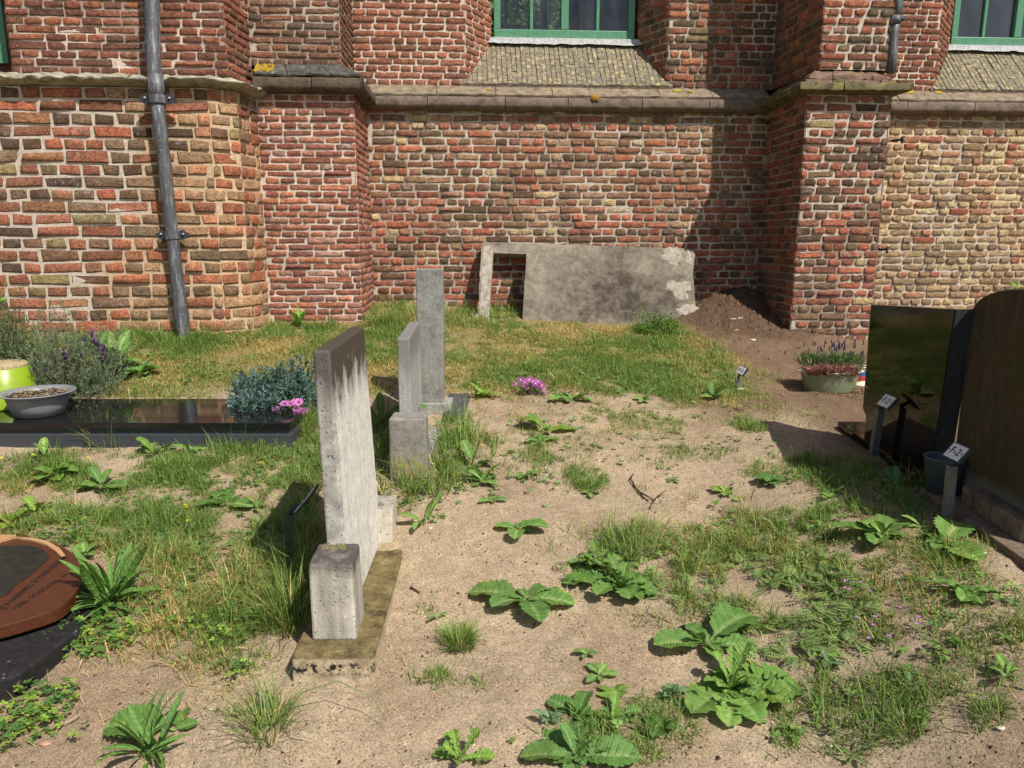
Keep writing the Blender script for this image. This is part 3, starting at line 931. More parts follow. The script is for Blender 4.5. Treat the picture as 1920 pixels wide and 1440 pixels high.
def ledge(path, prof, mats, piece=0.75, erode=0.006, seed=0, name='ledge_stone', only=None):
    rr = random.Random(seed)
    offs = [offset_path(path, d) for d, z in prof]
    for i in range(len(path) - 1):
        if only is not None and i not in only: continue
        L = (Vector((*path[i + 1], 0)) - Vector((*path[i], 0))).length
        k = max(1, round(L / piece))
        cuts = [0] + sorted(min(0.97, max(0.03, (j + rr.uniform(-.22, .22)) / k)) for j in range(1, k)) + [1]
        for a, e in zip(cuts[:-1], cuts[1:]):
            g0 = 0.003 / L if a > 0 else 0
            g1 = 0.003 / L if e < 1 else 0
            ns = max(2, int((e - a) * L / 0.035))
            V, Fq = [], []
            sh = rr.uniform(-0.003, 0.003)
            for j in range(ns + 1):
                t = a + g0 + (e - g1 - a - g0) * j / ns
                for q, (d, z) in enumerate(prof):
                    P2 = offs[q][i].lerp(offs[q][i + 1], t)
                    lip = 1.0 if 0 < q < len(prof) - 1 else 0.2
                    w_ = WP(P2.x, P2.y, z)
                    er = erode * lip
                    f = float(fbm(w_.x * 9 + seed, w_.y * 9, z * 9, 3))
                    f2 = float(fbm(w_.x * 31, w_.y * 31 + seed, z * 31, 2))
                    wear = -abs(f) * er * 1.6 + f2 * er * 0.7
                    if j in (0, ns): wear -= er * 0.4
                    tt = Vector((path[i + 1][0] - path[i][0], path[i + 1][1] - path[i][1], 0)).normalized()
                    nn = U * (-tt.y) + NW * tt.x
                    w_ = w_ + nn * (wear + sh * lip) + Vector((0, 0, f2 * er * 0.6 + sh * 0.5))
                    V.append(w_)
            m_ = len(prof)
            for j in range(ns):
                for q in range(m_ - 1):
                    Fq.append((j * m_ + q, (j + 1) * m_ + q, (j + 1) * m_ + q + 1, j * m_ + q + 1))
            Fq.append(tuple(range(m_))[::-1])
            Fq.append(tuple(ns * m_ + q for q in range(m_)))
            o = mk(name, [tuple(v) for v in V], Fq, rr.choice(mats), church)
            auto_smooth(o, 50)

lip = [(-0.02, 2.700), (0.06, 2.712), (0.088, 2.730), (0.096, 2.748), (0.096, 2.800), (0.088, 2.812), (0.03, 2.818), (-0.03, 2.818)]
slope = [(0.03, 2.822), (0.062, 2.826), (0.066, 2.838), (0.055, 2.850), (-0.085, 2.942), (-0.14, 2.945)]
bed = [(0.0, 2.80), (0.05, 2.812), (0.058, 2.826), (0.03, 2.838), (-0.02, 2.84)]
for sd_, path, pc_ in ((3, [(-1.285, 0), (2.345, 0)], 0.62), (4, [(3.025, 0), (6.4, 0)], 0.62)):
    ledge(path, lip, [M['ledge_lip']], pc_, 0.005, sd_)
    ledge(path, slope, [M['ledge']], pc_ * 0.8, 0.006, sd_ + 20)
    ledge(path, bed, [M['lime_bed']], 4, 0.008, sd_ + 40, 'mortar_bed')
pth = [(-2.05, 0.75), (-1.30, 0.75), (-1.285, 0.0)]
ledge(pth, lip, [M['ledge_lip_dark']], 0.40, 0.006, 5)
ledge(pth, slope, [M['ledge_soot']], 0.28, 0.010, 25)
pth = [(2.345, 0), (2.32, 0.87), (3.025, 0.87), (3.025, 0)]
ledge(pth, [(-0.02, 2.72), (0.07, 2.735), (0.105, 2.745), (0.11, 2.79), (0.10, 2.800), (-0.03, 2.806)], [M['ledge_mossy']], 0.42, 0.007, 6)
ledge(pth, [(0.0, 2.808), (0.035, 2.812), (0.03, 2.835), (0.0, 2.84), (-0.03, 2.842)], [M['cap_brick'], M['ledge_mossy']], 0.2, 0.008, 16)
ledge(pth, [(-0.03, 2.843), (-0.005, 2.846), (-0.01, 2.872), (-0.06, 2.905), (-0.11, 2.935), (-0.14, 2.935)], [M['cap_brick'], M['ledge_mossy'], M['cap_brick']], 0.16, 0.009, 17)
ledge([(-4.6, 1.2), (-2.28, 1.2), (-2.11, 1.07), (-2.055, 0.75)], [(-0.03, 2.662), (0.03, 2.672), (0.085, 2.688), (0.100, 2.696), (0.104, 2.708), (0.088, 2.718), (-0.09, 2.768), (-0.15, 2.772)], [M['ledge_pale']], 0.55, 0.016, 7)

# --- sloping brick-on-edge sills under the windows
def sloping_sill(s0, s1, name='sill_brickwork'):
    V, Fq = [], []
    n = int((s1 - s0) / 0.044)
    p0, z0, p1, z1 = -0.05, 2.945, -0.47, 3.385
    sl = Vector((p1 - p0, z1 - z0)); Ls = sl.length; sl /= Ls
    nr = Vector((sl.y, -sl.x))          # (p, z) outward
    nr = Vector((abs(nr.x), abs(nr.y)))
    def pt(s, l, h): return WP(s, p0 + sl.x * l + nr.x * h, z0 + sl.y * l + nr.y * h)
    for i in range(n):
        a = s0 + i * (s1 - s0) / n
        b = a + (s1 - s0) / n - 0.0038
        l = -R.uniform(0, 0.3)
        while l < Ls:
            ln = R.choice([0.20, 0.33, 0.5])
            la, lb = max(0, l), min(Ls, l + ln)
            l += ln + 0.0035
            if lb - la < 0.02: continue
            h = R.gauss(0.008, 0.0022)
            nn = len(V)
            q = 0.004
            js = [R.gauss(0, 0.0025) for _ in range(8)]
            for (s, ll, hh) in ((a, la, -.02), (b, la, -.02), (b, lb, -.02), (a, lb, -.02), (a + js[0], la + js[1], h - .004), (b + js[2], la + js[3], h - .004), (b + js[4], lb, h - .004), (a + js[5], lb, h - .004),
                                (a + q, la + q, h), (b - q, la + q, h), (b - q, lb - q, h + js[6]), (a + q, lb - q, h + js[7])):
                V.append(tuple(pt(s, ll, hh)))
            for k in range(4):
                Fq.append((nn + k, nn + (k + 1) % 4, nn + 4 + (k + 1) % 4, nn + 4 + k))
                Fq.append((nn + 4 + k, nn + 4 + (k + 1) % 4, nn + 8 + (k + 1) % 4, nn + 8 + k))
            Fq.append((nn + 8, nn + 9, nn + 10, nn + 11))
    o = mk(name, V, Fq, M['sill_brick'], church)
    o['kind'] = 'stuff'
    bed = MB()
    bed.prism([WP(s0 - .02, -.10, 2.80), WP(s1 + .02, -.10, 2.80), WP(s1 + .02, -.62, 2.80), WP(s0 - .02, -.62, 2.80)],
              [pt(s0 - .02, 0.0, -0.002), pt(s1 + .02, 0.0, -0.002), pt(s1 + .02, Ls, -0.002), pt(s0 - .02, Ls, -0.002)])
    o = mk('sill_bed', bed.V, bed.F, M['mortar'], church, cols=np.tile(np.append(GREY * 0.7, 1), (len(bed.V), 1)))
    # pale strip under the window
    nst = 60
    V, Fq = [], []
    for j in range(nst + 1):
        s = s0 + 0.2 + (s1 - s0 - 0.36) * j / nst
        d = 0.006 * float(fbm(s * 12, 1, 1, 3))
        for (p, z) in ((-0.40, 3.372 + d), (-0.432, 3.395 + d), (-0.445, 3.435), (-0.53, 3.437)):
            V.append(tuple(WP(s, p, z)))
    for j in range(nst):
        for q in range(3):
            Fq.append((j * 4 + q, (j + 1) * 4 + q, (j + 1) * 4 + q + 1, j * 4 + q + 1))
    o = mk('lead_flashing', V, Fq, M['lead'], church)
    auto_smooth(o, 40)

sloping_sill(-0.44, 1.45)
sloping_sill(3.93, 6.05)

# --- windows
def window(s0, s1, zb=3.432, zt=6.4, mull=None, munt=()):
    fr = MB()
    def bx(a, b, z0, z1, p0, p1):
        bt = [WP(a, p1, z0), WP(b, p1, z0), WP(b, p0, z0), WP(a, p0, z0)]
        fr.prism(bt, [v + Vector((0, 0, z1 - z0)) for v in bt])
    bx(s0, s1, zb, zb + 0.085, -0.56, -0.488)
    bx(s0, s0 + 0.062, zb + 0.085, zt, -0.56, -0.49)
    bx(s1 - 0.062, s1, zb + 0.085, zt, -0.56, -0.49)
    bx(mull - 0.036, mull + 0.036, zb + 0.085, zt, -0.56, -0.486)
    bx(s0, s1, zt, zt + 0.08, -0.56, -0.49)
    wf = fr.obj('window_frame', M['green_paint'], church, bevel=0.006)
    for mu in munt:
        fr = MB()
        a, b = mu - 0.015, mu + 0.015
        bt = [WP(a, -.50, zb + .0852), WP(b, -.50, zb + .0852), WP(b, -.545, zb + .0852), WP(a, -.545, zb + .0852)]
        fr.prism(bt, [v + Vector((0, 0, zt - zb - .086)) for v in bt])
        fr.obj('glazing_bar', M['green_paint'], wf, bevel=0.004)
    edges = sorted([s0 + 0.063, s1 - 0.063, mull] + list(munt))
    for k in range(len(edges) - 1):
        a, b = edges[k], edges[k + 1]
        gp = MB()
        bt = [WP(a, -.524, zb + .08), WP(b, -.524, zb + .08), WP(b, -.528, zb + .08), WP(a, -.528, zb + .08)]
        gp.prism(bt, [v + Vector((0, 0, zt - zb - .08)) for v in bt])
        gp.obj('pane', M['glass'], wf)
    return wf
window(-0.14, 1.20, mull=0.53, munt=(0.215, 0.845))
window(4.33, 5.68, mull=5.0, munt=(4.66, 5.34))
fr = MB()
bt = [WP(-4.02, .76, 2.9), WP(-3.885, .76, 2.9), WP(-3.885, .705, 2.9), WP(-4.02, .705, 2.9)]
fr.prism(bt, [v + Vector((0, 0, 3)) for v in bt])
fr.obj('window_frame', M['green_paint'], church)

# --- upper walls, an unseen lid to darken the inside, and the nave behind the glass
up = MB()
def slab_sp(m_, s0, s1, p0, p1, z0, z1):
    bt = [WP(s0, p1, z0), WP(s1, p1, z0), WP(s1, p0, z0), WP(s0, p0, z0)]
    m_.prism(bt, [v + Vector((0, 0, z1 - z0)) for v in bt])
for (a, b) in ((-1.39, -0.405), (1.42, 2.40), (3.07, 3.955), (6.0, 9.0)):
    slab_sp(up, a, b, -0.72, -0.082, ZT - 0.02, 8.4)
slab_sp(up, -1.39, 6.0, -0.72, -0.082, 6.5, 8.4)
slab_sp(up, -4.6, -2.1, -0.72, 1.09, ZT - 0.02, 8.4)
slab_sp(up, -2.1, -1.39, -0.72, 0.645, ZT - 0.02, 8.4)
slab_sp(up, 2.42, 3.05, -0.72, 0.795, ZT - 0.02, 6.0)
slab_sp(up, -5.4, -3.885, -0.72, 0.70, 2.5, 8.4)
mk('upper_wall', up.V, up.F, M['mortar'], church, cols=np.tile(np.append(np.array(lin((140, 90, 74))), 1), (len(up.V), 1)))
inn = MB()
for (a, b) in ((-1.39, -0.17), (1.23, 4.30), (5.70, 9.0)):
    slab_sp(inn, a, b, -0.74, -0.722, 0.4, 8.4)
slab_sp(inn, -0.17, 1.23, -0.74, -0.722, 0.4, 3.43)
slab_sp(inn, 4.3, 5.70, -0.74, -0.722, 0.4, 3.43)
slab_sp(inn, -4.6, -1.392, -0.74, -0.722, 0.4, 8.4)
slab_sp(inn, -4.7, -4.6, -9.4, -0.722, 0.4, 8.4)
slab_sp(inn, 9.0, 9.1, -9.4, -0.722, 0.4, 8.4)
for (a, b, z0, z1) in ((-4.7, -1.3, 0.4, 8.4), (1.62, 9.1, 0.4, 8.4), (-1.3, 1.62, 0.4, 4.4), (-1.3, 1.62, 7.6, 8.4)):
    slab_sp(inn, a, b, -9.4, -9.1, z0, z1)
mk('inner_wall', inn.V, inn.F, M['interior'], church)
rf = MB()  # unseen flat lid over the nave, added so the interior stays dark
slab_sp(rf, -4.8, 9.2, -9.5, 0.0, 8.402, 8.6)
mk('unseen_roof', rf.V, rf.F, M['dark_wood'], church)
fw = MB()
for a in (-1.3, -0.36, 0.42, 1.16):
    slab_sp(fw, a, a + (0.13 if a > 1 else 0.07), -9.3, -9.2, 4.4, 7.6)
for z in (4.9, 5.75, 6.6):
    slab_sp(fw, -1.3, 1.3, -9.28, -9.22, z, z + 0.05)
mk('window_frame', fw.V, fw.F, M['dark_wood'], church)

# --- lichen patches stuck on the stones
def lichen(s, p, z, r, mat, n=26, flat=True, nrm=None):
    V, Fq = [], []
    c = WP(s, p, z)
    nn = (nrm or (NW * 0.6 + Vector((0, 0, 0.8)))).normalized()
    a = U
    b = nn.cross(a).normalized()
    for ring, rr_ in enumerate((1.0, 0.75, 0.4)):
        for k in range(n):
            an = 2 * math.pi * k / n
            q = r * rr_ * (1 + 0.22 * float(fbm(math.cos(an) * 2 + s * 9, math.sin(an) * 2, ring * .3, 3)))
            V.append(tuple(c + a * q * math.cos(an) * 1.35 + b * q * math.sin(an) + nn * (0.002 + 0.004 * ring + R.uniform(-.001, .001))))
    V.append(tuple(c + nn * 0.011))
    for ring in range(2):
        for k in range(n):
            Fq.append((ring * n + k, ring * n + (k + 1) % n, (ring + 1) * n + (k + 1) % n, (ring + 1) * n + k))
    for k in range(n):
        Fq.append((2 * n + k, 2 * n + (k + 1) % n, 3 * n))
    mk('lichen', V, Fq, mat, church, smooth=True)
flat_n = NW * 0.52 + Vector((0, 0, 0.85))
lichen(-0.20, 0.0, 2.888, 0.020, M['orange_lichen'], nrm=flat_n)
lichen(0.735, 0.101, 2.815, 0.028, M['orange_lichen'], nrm=NW)
lichen(1.50, -0.02, 2.90, 0.028, M['yellow_lichen'], nrm=flat_n)
lichen(1.62, -0.01, 2.895, 0.02, M['yellow_lichen'], nrm=flat_n)
lichen(3.98, -0.05, 2.92, 0.03, M['yellow_lichen'], nrm=flat_n)
lichen(3.70, -0.05, 2.92, 0.035, M['yellow_lichen'], nrm=flat_n)
lichen(4.02, -0.12, 3.02, 0.02, M['orange_lichen'], nrm=flat_n)
V, Fq = [], []
for k in range(150):
    sx = -2.055 + 0.15 * R.random() ** 1.3
    zl = 2.862 + 0.072 * R.random()
    c = WP(sx, 0.803 - (zl - 2.85) * 1.52, zl)
    r = R.uniform(.004, .011)
    nn = (NW * 0.55 + Vector((0, 0, 0.84))).normalized(); a_ = U; b_ = nn.cross(U)
    n0 = len(V)
    for (kk, hh) in ((1, -.004), (.6, r * .45)):
        for q in range(7):
            an = q * .8976 + k
            V.append(tuple(c + (a_ * math.cos(an) + b_ * math.sin(an)) * r * kk * R.uniform(.75, 1.2) + nn * hh))
    V.append(tuple(c + nn * r * .6))
    for q in range(7):
        Fq.append((n0 + q, n0 + (q + 1) % 7, n0 + 7 + (q + 1) % 7, n0 + 7 + q))
        Fq.append((n0 + 7 + q, n0 + 7 + (q + 1) % 7, n0 + 14))
o = mk('lichen', V, Fq, M['yellow_lichen'], church, smooth=True); o['kind'] = 'stuff'

# --- small iron wall ties on the buttress edge
for (px_, py_) in ((1646, 468), (1674, 262)):
    d = ray(px_, py_)
    t = 6.55 / d[1]
    c = Vector((d[0] * t, 6.42, EYE + d[2] * 6.42 / d[1]))
    mb = MB().tube([c + Vector((-.03, .09, 0)), c + Vector((0, -.005, 0)), c + Vector((0.012, -.02, .02)), c + Vector((0.0, -.03, -.03))], [0.009, 0.009, 0.012, 0.008], 8)
    mb.obj('wall_tie', M['iron'], church, True)
# =================================================================== DRAINPIPES
def at_p(px, py, p):
    d = Vector(ray(px, py))
    o = OW + NW * p
    t = (o.x * NW.x + o.y * NW.y) / (d.x * NW.x + d.y * NW.y)
    return Vector((0, 0, EYE)) + d * t

def pipe_bracket(parent, c, axis, r, wide=0.10):
    col = MB().tube([c - axis * 0.028, c + axis * 0.028], r + 0.006, 20)
    b = col.obj('bracket', M['zinc'], parent, True)
    auto_smooth(b)
    for sg in (-1, 1):
        V, Fq = [], []
        cc = c + U * (sg * (r + 0.033)) - NW * 0.012
        n = 20
        for k in range(n):
            an = 2 * math.pi * k / n
            q = 0.034 * (1 + 0.22 * math.cos(3 * an + (0.5 if sg > 0 else 2.6)))
            for dd in (0, 0.008):
                V.append(tuple(cc + U * q * math.cos(an) * 1.15 + Vector((0, 0, q * math.sin(an))) + NW * dd))
        for k in range(n):
            j = (k + 1) % n
            Fq.append((2 * k, 2 * j, 2 * j + 1, 2 * k + 1))
        Fq.append(tuple(2 * k + 1 for k in range(n)))
        Fq.append(tuple(2 * k for k in range(n))[::-1])
        mk('wall_plate', V, Fq, M['iron'], b)
        MB().tube([cc + NW * 0.006 + Vector((0, 0, .008)), cc + NW * 0.022 + Vector((0, 0, .008))], 0.0075, 10).obj('bolt', M['bolt'], b, True)

pA, pB, pC, pD = at_p(283, -40, 1.24), at_p(293, 165, 1.30), at_p(320, 420, 1.275), at_p(345, 634, 1.275)
dp = empty('drainpipe', pD, 'grey zinc drainpipe running down the left tower wall to the ground', 'drainpipe', 'drainpipes on the church wall')
pE = at_p(262, -420, 1.20)
pts = [pE, pA, at_p(289, 130, 1.262), pB]
MB().tube(pts, 0.050, 22).obj('upper_pipe', M['zinc'], dp, True)
MB().tube([at_p(292, 140, 1.29), at_p(294, 190, 1.297)], 0.0545, 22).obj('sleeve', M['zinc'], dp, True)
pts = [pB.lerp(pC, i / 4) for i in range(5)] + [pC.lerp(pD, i / 5) for i in range(1, 5)] + [pD, pD + Vector((0, 0, -.06))]
for i in range(1, len(pts) - 2):
    pts[i] = pts[i] + Vector((R.uniform(-.003, .003), 0, 0))
MB().tube(pts, [0.0455] * 7 + [0.05, 0.054, 0.05, 0.046][: len(pts) - 7], 22).obj('lower_pipe', M['zinc'], dp, True)
pipe_bracket(dp, at_p(295, 186, 1.297), (pB - pC).normalized(), 0.052)
pipe_bracket(dp, at_p(323, 441, 1.275), (pC - pD).normalized(), 0.047)

q0, q1, q2, q3 = at_p(1690, -260, 0.80), at_p(1684, 10, 0.79), at_p(1676, 60, 0.79), at_p(1670, 137, 0.80)
dp2 = empty('drainpipe', q3, 'short grey drainpipe ending on the mossy top of the right buttress', 'drainpipe', 'drainpipes on the church wall')
MB().tube([q0, q1, at_p(1680, 40, .79)], 0.038, 20).obj('upper_pipe', M['zinc'], dp2, True)
MB().tube([at_p(1680, 30, .79), at_p(1677, 46, .79)], 0.043, 20).obj('sleeve', M['zinc'], dp2, True)
MB().tube([at_p(1679, 40, .79), q2, at_p(1673, 100, .79), q3], [0.038, 0.038, 0.04, 0.036], 20).obj('lower_pipe', M['zinc'], dp2, True)
c = at_p(1690, 36, 0.77)
MB().tube([c - NW * 0.03, c + NW * 0.02], 0.022, 14).obj('bracket', M['iron'], dp2, True)

# =================================================================== LEANING CONCRETE SLAB
def slab_pt(s, z, d=0.0):
    p = 0.125 + (1.50 - z) * 0.58
    nrm = (NW * 0.866 + Vector((0, 0, 0.5))).normalized()
    return WP(s, p, z) + nrm * d

sl = empty('leaning_slab', slab_pt(0.62, 0.86), 'large weathered concrete slab with a square hole leaning on the brick wall', 'stone slab')
def ragged(pts, step, amp, seed):
    out = []
    for i in range(len(pts)):
        a, b = Vector(pts[i]), Vector(pts[(i + 1) % len(pts)])
        n = max(1, int((b - a).length / step))
        for k in range(n):
            q = a.lerp(b, k / n)
            f = float(fbm(q.x * 7 + seed, q.y * 7, seed, 3)); g_ = float(fbm(q.x * 23, q.y * 23 + seed, seed, 2))
            d = (b - a).normalized()
            q = q + Vector((-d.y, d.x)) * (-(abs(f) * amp) + g_ * amp * 0.3)
            out.append((q.x, q.y))
    return out
outer = ragged([(-0.355, 0.80), (1.63, 0.80), (1.60, 0.86), (1.66, 0.93), (1.628, 1.0), (1.645, 1.30), (1.685, 1.44), (1.655, 1.492), (-0.27, 1.556), (-0.285, 1.52), (-0.315, 1.05), (-0.335, 0.90)], 0.03, 0.007, 2)
hole = [(-0.232, 0.895), (0.062, 0.89), (0.124, 1.448), (-0.178, 1.458)]
hole_r = ragged(hole[::-1], 0.04, 0.003, 9)
import bmesh
bm = bmesh.new()
def ring(pts):
    vs = [bm.verts.new((x, y, 0)) for x, y in pts]
    return [bm.edges.new((vs[i], vs[(i + 1) % len(vs)])) for i in range(len(vs))]
ed = ring(outer) + ring(hole_r)
bmesh.ops.triangle_fill(bm, use_beauty=True, edges=ed)
bm.faces.ensure_lookup_table()
if bm.faces[0].normal.z < 0:
    bmesh.ops.reverse_faces(bm, faces=bm.faces[:])
ret = bmesh.ops.extrude_face_region(bm, geom=bm.faces[:])
top_v = [v for v in ret['geom'] if isinstance(v, bmesh.types.BMVert)]
for v in bm.verts:
    v.co.z = -0.075
for v in top_v:
    v.co.z = 0.0
bm.verts.index_update()
V = [tuple(slab_pt(v.co.x, v.co.y, v.co.z)) for v in bm.verts]
Fq = [tuple(v.index for v in f.verts) for f in bm.faces]
bm.free()
o = mk('slab', V, Fq, M['old_concrete'], sl)
md = o.modifiers.new('bevel', 'BEVEL'); md.width = 0.006; md.segments = 2; md.limit_method = 'ANGLE'; md.angle_limit = math.radians(55)

def crust(cs, cz, rs, rz, seed, name='lime_crust', d0=0.0):
    n = 40
    V, Fq = [], []
    for ring_, k_ in enumerate((1.0, 0.9, 0.6, 0.25)):
        for k in range(n):
            an = 2 * math.pi * k / n
            q = k_ * (1 + 0.42 * float(fbm(math.cos(an) * 2.0 + seed, math.sin(an) * 1.6, seed, 4)))
            s, z = cs + rs * q * math.cos(an), cz + rz * q * math.sin(an)
            V.append(tuple(slab_pt(min(s, 1.66), z, d0 + (0.0005, 0.005, 0.007, 0.008)[ring_] + (0.003 * float(fbm(s * 40, z * 40, 1, 2)) if ring_ else 0))))
    for r_ in range(3):
        for k in range(n):
            Fq.append((r_ * n + k, r_ * n + (k + 1) % n, (r_ + 1) * n + (k + 1) % n, (r_ + 1) * n + k))
    Fq.append(tuple(3 * n + k for k in range(n)))
    o = mk(name, V, Fq, M['concrete_pale'], sl, smooth=True)
crust(1.47, 1.42, 0.085, 0.075, 3)
crust(1.615, 1.41, 0.045, 0.07, 5)
crust(1.49, 1.145, 0.125, 0.085, 8)
crust(1.56, 0.91, 0.11, 0.08, 12)
crust(-0.335, 0.865, 0.045, 0.06, 17)
# pale limewash on the left frame strip
V = []
n = 26
for j in range(n + 1):
    z = 0.90 + (1.52 - 0.90) * j / n
    t = (z - 0.9) / 0.62
    for k in range(5):
        l, r = -0.318 + t * 0.05, -0.238 + t * 0.058
        s = l + (r - l) * k / 4
        V.append(tuple(slab_pt(s, z, 0.003 + 0.003 * float(fbm(s * 20, z * 20, 3, 3)))))
Fq = [(j * 5 + k, j * 5 + k + 1, (j + 1) * 5 + k + 1, (j + 1) * 5 + k) for j in range(n) for k in range(4)]
mk('lime_crust', V, Fq, M['concrete_pale'], sl, smooth=True)

# =================================================================== HEADSTONES, LEFT ROW
def lean_box(mb, b, t, z0, z1, nz=1):
    return mb.prism([(x, y, z0) for x, y in b], [(x, y, z1) for x, y in t])

hs = empty('headstone', (-0.56, 2.6, 0.33), 'pale pitted headstone with dark streaked top on a mossy plinth, nearest the camera', 'headstone', 'headstones in the left row')
mb = MB(); lean_box(mb, [(-0.674, 2.06), (-0.42, 2.06), (-0.446, 3.117), (-0.70, 3.117)], [(-0.67, 2.062), (-0.4185, 2.062), (-0.446, 3.117), (-0.70, 3.117)], 0.20, 0.369)
mb.obj('plinth', M['plinth'], hs, bevel=0.008)
mb = MB(); lean_box(mb, [(-0.601, 2.285), (-0.536, 2.285), (-0.546, 2.935), (-0.611, 2.935)], [(-0.618, 2.285), (-0.565, 2.285), (-0.580, 2.915), (-0.633, 2.915)], 0.367, 1.268)
mb.obj('slab', M['head_white'], hs, bevel=0.009, segs=3)
mb = MB(); lean_box(mb, [(-0.628, 2.144), (-0.489, 2.144), (-0.4955, 2.313), (-0.635, 2.313)], [(-0.629, 2.148), (-0.492, 2.148), (-0.503, 2.313), (-0.637, 2.307)], 0.368, 0.624)
mb.obj('end_block', M['head_block'], hs, bevel=0.008)
mb = MB(); lean_box(mb, [(-0.635, 2.896), (-0.495, 2.893), (-0.500, 3.062), (-0.64, 3.062)], [(-0.635, 2.897), (-0.487, 2.897), (-0.494, 3.04), (-0.64, 3.04)], 0.368, 0.528)
mb.obj('end_block', M['head_block2'], hs, bevel=0.006)
# moss in the crack where the slab meets the block
V, Fq = [], []
for k in range(70):
    x, y = R.uniform(-0.615, -0.54), R.uniform(2.262, 2.29)
    r, h = R.uniform(.004, .009), R.uniform(.004, .014)
    b = len(V)
    for j in range(5):
        an = 2 * math.pi * j / 5
        V.append((x + r * math.cos(an), y + r * math.sin(an), 0.622))
    V.append((x, y, 0.624 + h))
    Fq += [(b + j, b + (j + 1) % 5, b + 5) for j in range(5)]
o = mk('moss', V, Fq, M['ledge_mossy'], hs, smooth=True); o['kind'] = 'stuff'

hs2 = empty('headstone', (-0.52, 3.9, 0.5), 'small grey headstone with rough speckled side behind a golden lichened block', 'headstone', 'headstones in the left row')
mb = MB(); lean_box(mb, [(-0.556, 3.578), (-0.494, 3.578), (-0.528, 4.30), (-0.59, 4.30)], [(-0.556, 3.58), (-0.497, 3.582), (-0.532, 4.285), (-0.594, 4.285)], 0.44, 1.129)
mb.obj('slab', M['head_grey'], hs2, bevel=0.007)
mb = MB(); lean_box(mb, [(-0.588, 3.43), (-0.402, 3.43), (-0.408, 3.578), (-0.59, 3.578)], [(-0.585, 3.433), (-0.409, 3.433), (-0.414, 3.576), (-0.582, 3.576)], 0.36, 0.766)
mb.obj('end_block', M['lichen_block'], hs2, bevel=0.009)
mb = MB(); mb.box(-0.62, -0.405, 3.58, 4.26, 0.42, 0.548); mb.obj('plinth', M['grey_plinth'], hs2, bevel=0.006)

hs3 = empty('headstone', (-0.48, 4.39, 0.6), 'tall narrow speckled grey headstone standing behind the small grey one', 'headstone', 'headstones in the left row')
mb = MB(); lean_box(mb, [(-0.563, 4.328), (-0.407, 4.328), (-0.409, 4.455), (-0.565, 4.455)], [(-0.551, 4.33), (-0.399, 4.33), (-0.401, 4.45), (-0.553, 4.45)], 0.642, 1.426)
mb.obj('slab', M['tall_grey'], hs3, bevel=0.006)
mb = MB(); mb.box(-0.61, -0.362, 4.298, 4.48, 0.50, 0.643); mb.obj('plinth', M['grey_plinth'], hs3, bevel=0.006)

fl = MB(); fl.prism([(-0.40, 4.16, 0.54), (-0.277, 4.20, 0.54), (-0.262, 4.60, 0.60), (-0.40, 4.62, 0.60)], [(-0.40, 4.16, 0.580), (-0.277, 4.20, 0.580), (-0.262, 4.60, 0.640), (-0.40, 4.62, 0.640)])
o = fl.obj('flagstone', M['dark_slab'], None, loc=(-0.33, 4.4, 0.6), bevel=0.005)
tag(o, 'dark flat flagstone sunk in the grass beside the tall grey headstone', 'flagstone')

# =================================================================== BLACK COVER SLAB, LEFT
gc = empty('grave_cover', (-2.4, 4.1, 0.55), 'polished black granite grave cover on a stepped kerb, lying below the lavender', 'grave cover')
mb = MB(); mb.box(-3.8, -1.16, 3.80, 4.42, 0.44, 0.589); mb.obj('kerb', M['honed_granite'], gc, bevel=0.003)
mb = MB(); mb.box(-3.79, -1.18, 3.83, 4.41, 0.5895, 0.614); mb.obj('recess', M['honed_granite'], gc)
mb = MB(); mb.box(-3.8, -1.17, 3.81, 4.40, 0.6145, 0.650); mb.obj('cover_slab', M['black_granite_slab'], gc, bevel=0.003)

bw = empty('planting_bowl', (-2.60, 4.0, 0.651), 'round grey plastic bowl of dry compost on the black grave cover', 'bowl')
c0 = (-2.60, 4.0, 0.651)
MB().lathe([(0.001, 0.0), (0.105, 0.0), (0.118, 0.004), (0.140, 0.05), (0.152, 0.10), (0.156, 0.112), (0.188, 0.124), (0.190, 0.128), (0.186, 0.131), (0.152, 0.122), (0.146, 0.10)], c0, 56, cap_bottom=False).obj('bowl', M['grey_plastic'], bw, True)
V, Fq = [], []
n = 36
for ring_ in range(8):
    for k in range(n):
        an = 2 * math.pi * k / n
        r = 0.15 * (1 - ring_ / 8)
        x, y = c0[0] + r * math.cos(an), c0[1] + r * math.sin(an)
        V.append((x, y, c0[2] + 0.112 + 0.006 * float(fbm(x * 60, y * 60, 1, 3)) + 0.01 * (ring_ / 8)))
V.append((c0[0], c0[1], c0[2] + 0.122))
for r_ in range(7):
    for k in range(n):
        Fq.append((r_ * n + k, r_ * n + (k + 1) % n, (r_ + 1) * n + (k + 1) % n, (r_ + 1) * n + k))
Fq += [(7 * n + k, 7 * n + (k + 1) % n, 8 * n) for k in range(n)]
mk('compost', V, Fq, M['compost'], bw, smooth=True)
V, Fq = [], []
for k in range(420):
    an, r = R.uniform(0, 6.283), 0.143 * math.sqrt(R.random())
    x, y, z = c0[0] + r * math.cos(an), c0[1] + r * math.sin(an), c0[2] + 0.118 + R.uniform(0, .008)
    a2, ln = R.uniform(0, 6.283), R.uniform(.006, .02)
    dx, dy, dz = ln * math.cos(a2), ln * math.sin(a2), R.uniform(-.003, .006)
    b = len(V); wd = 0.0014
    V += [(x, y, z), (x + dx, y + dy, z + dz), (x + dx - wd * math.sin(a2), y + dy + wd * math.cos(a2), z + dz + .001), (x - wd * math.sin(a2), y + wd * math.cos(a2), z + .001)]
    Fq.append((b, b + 1, b + 2, b + 3))
o = mk('dry_stalks', V, Fq, M['straw'], bw); o['kind'] = 'stuff'

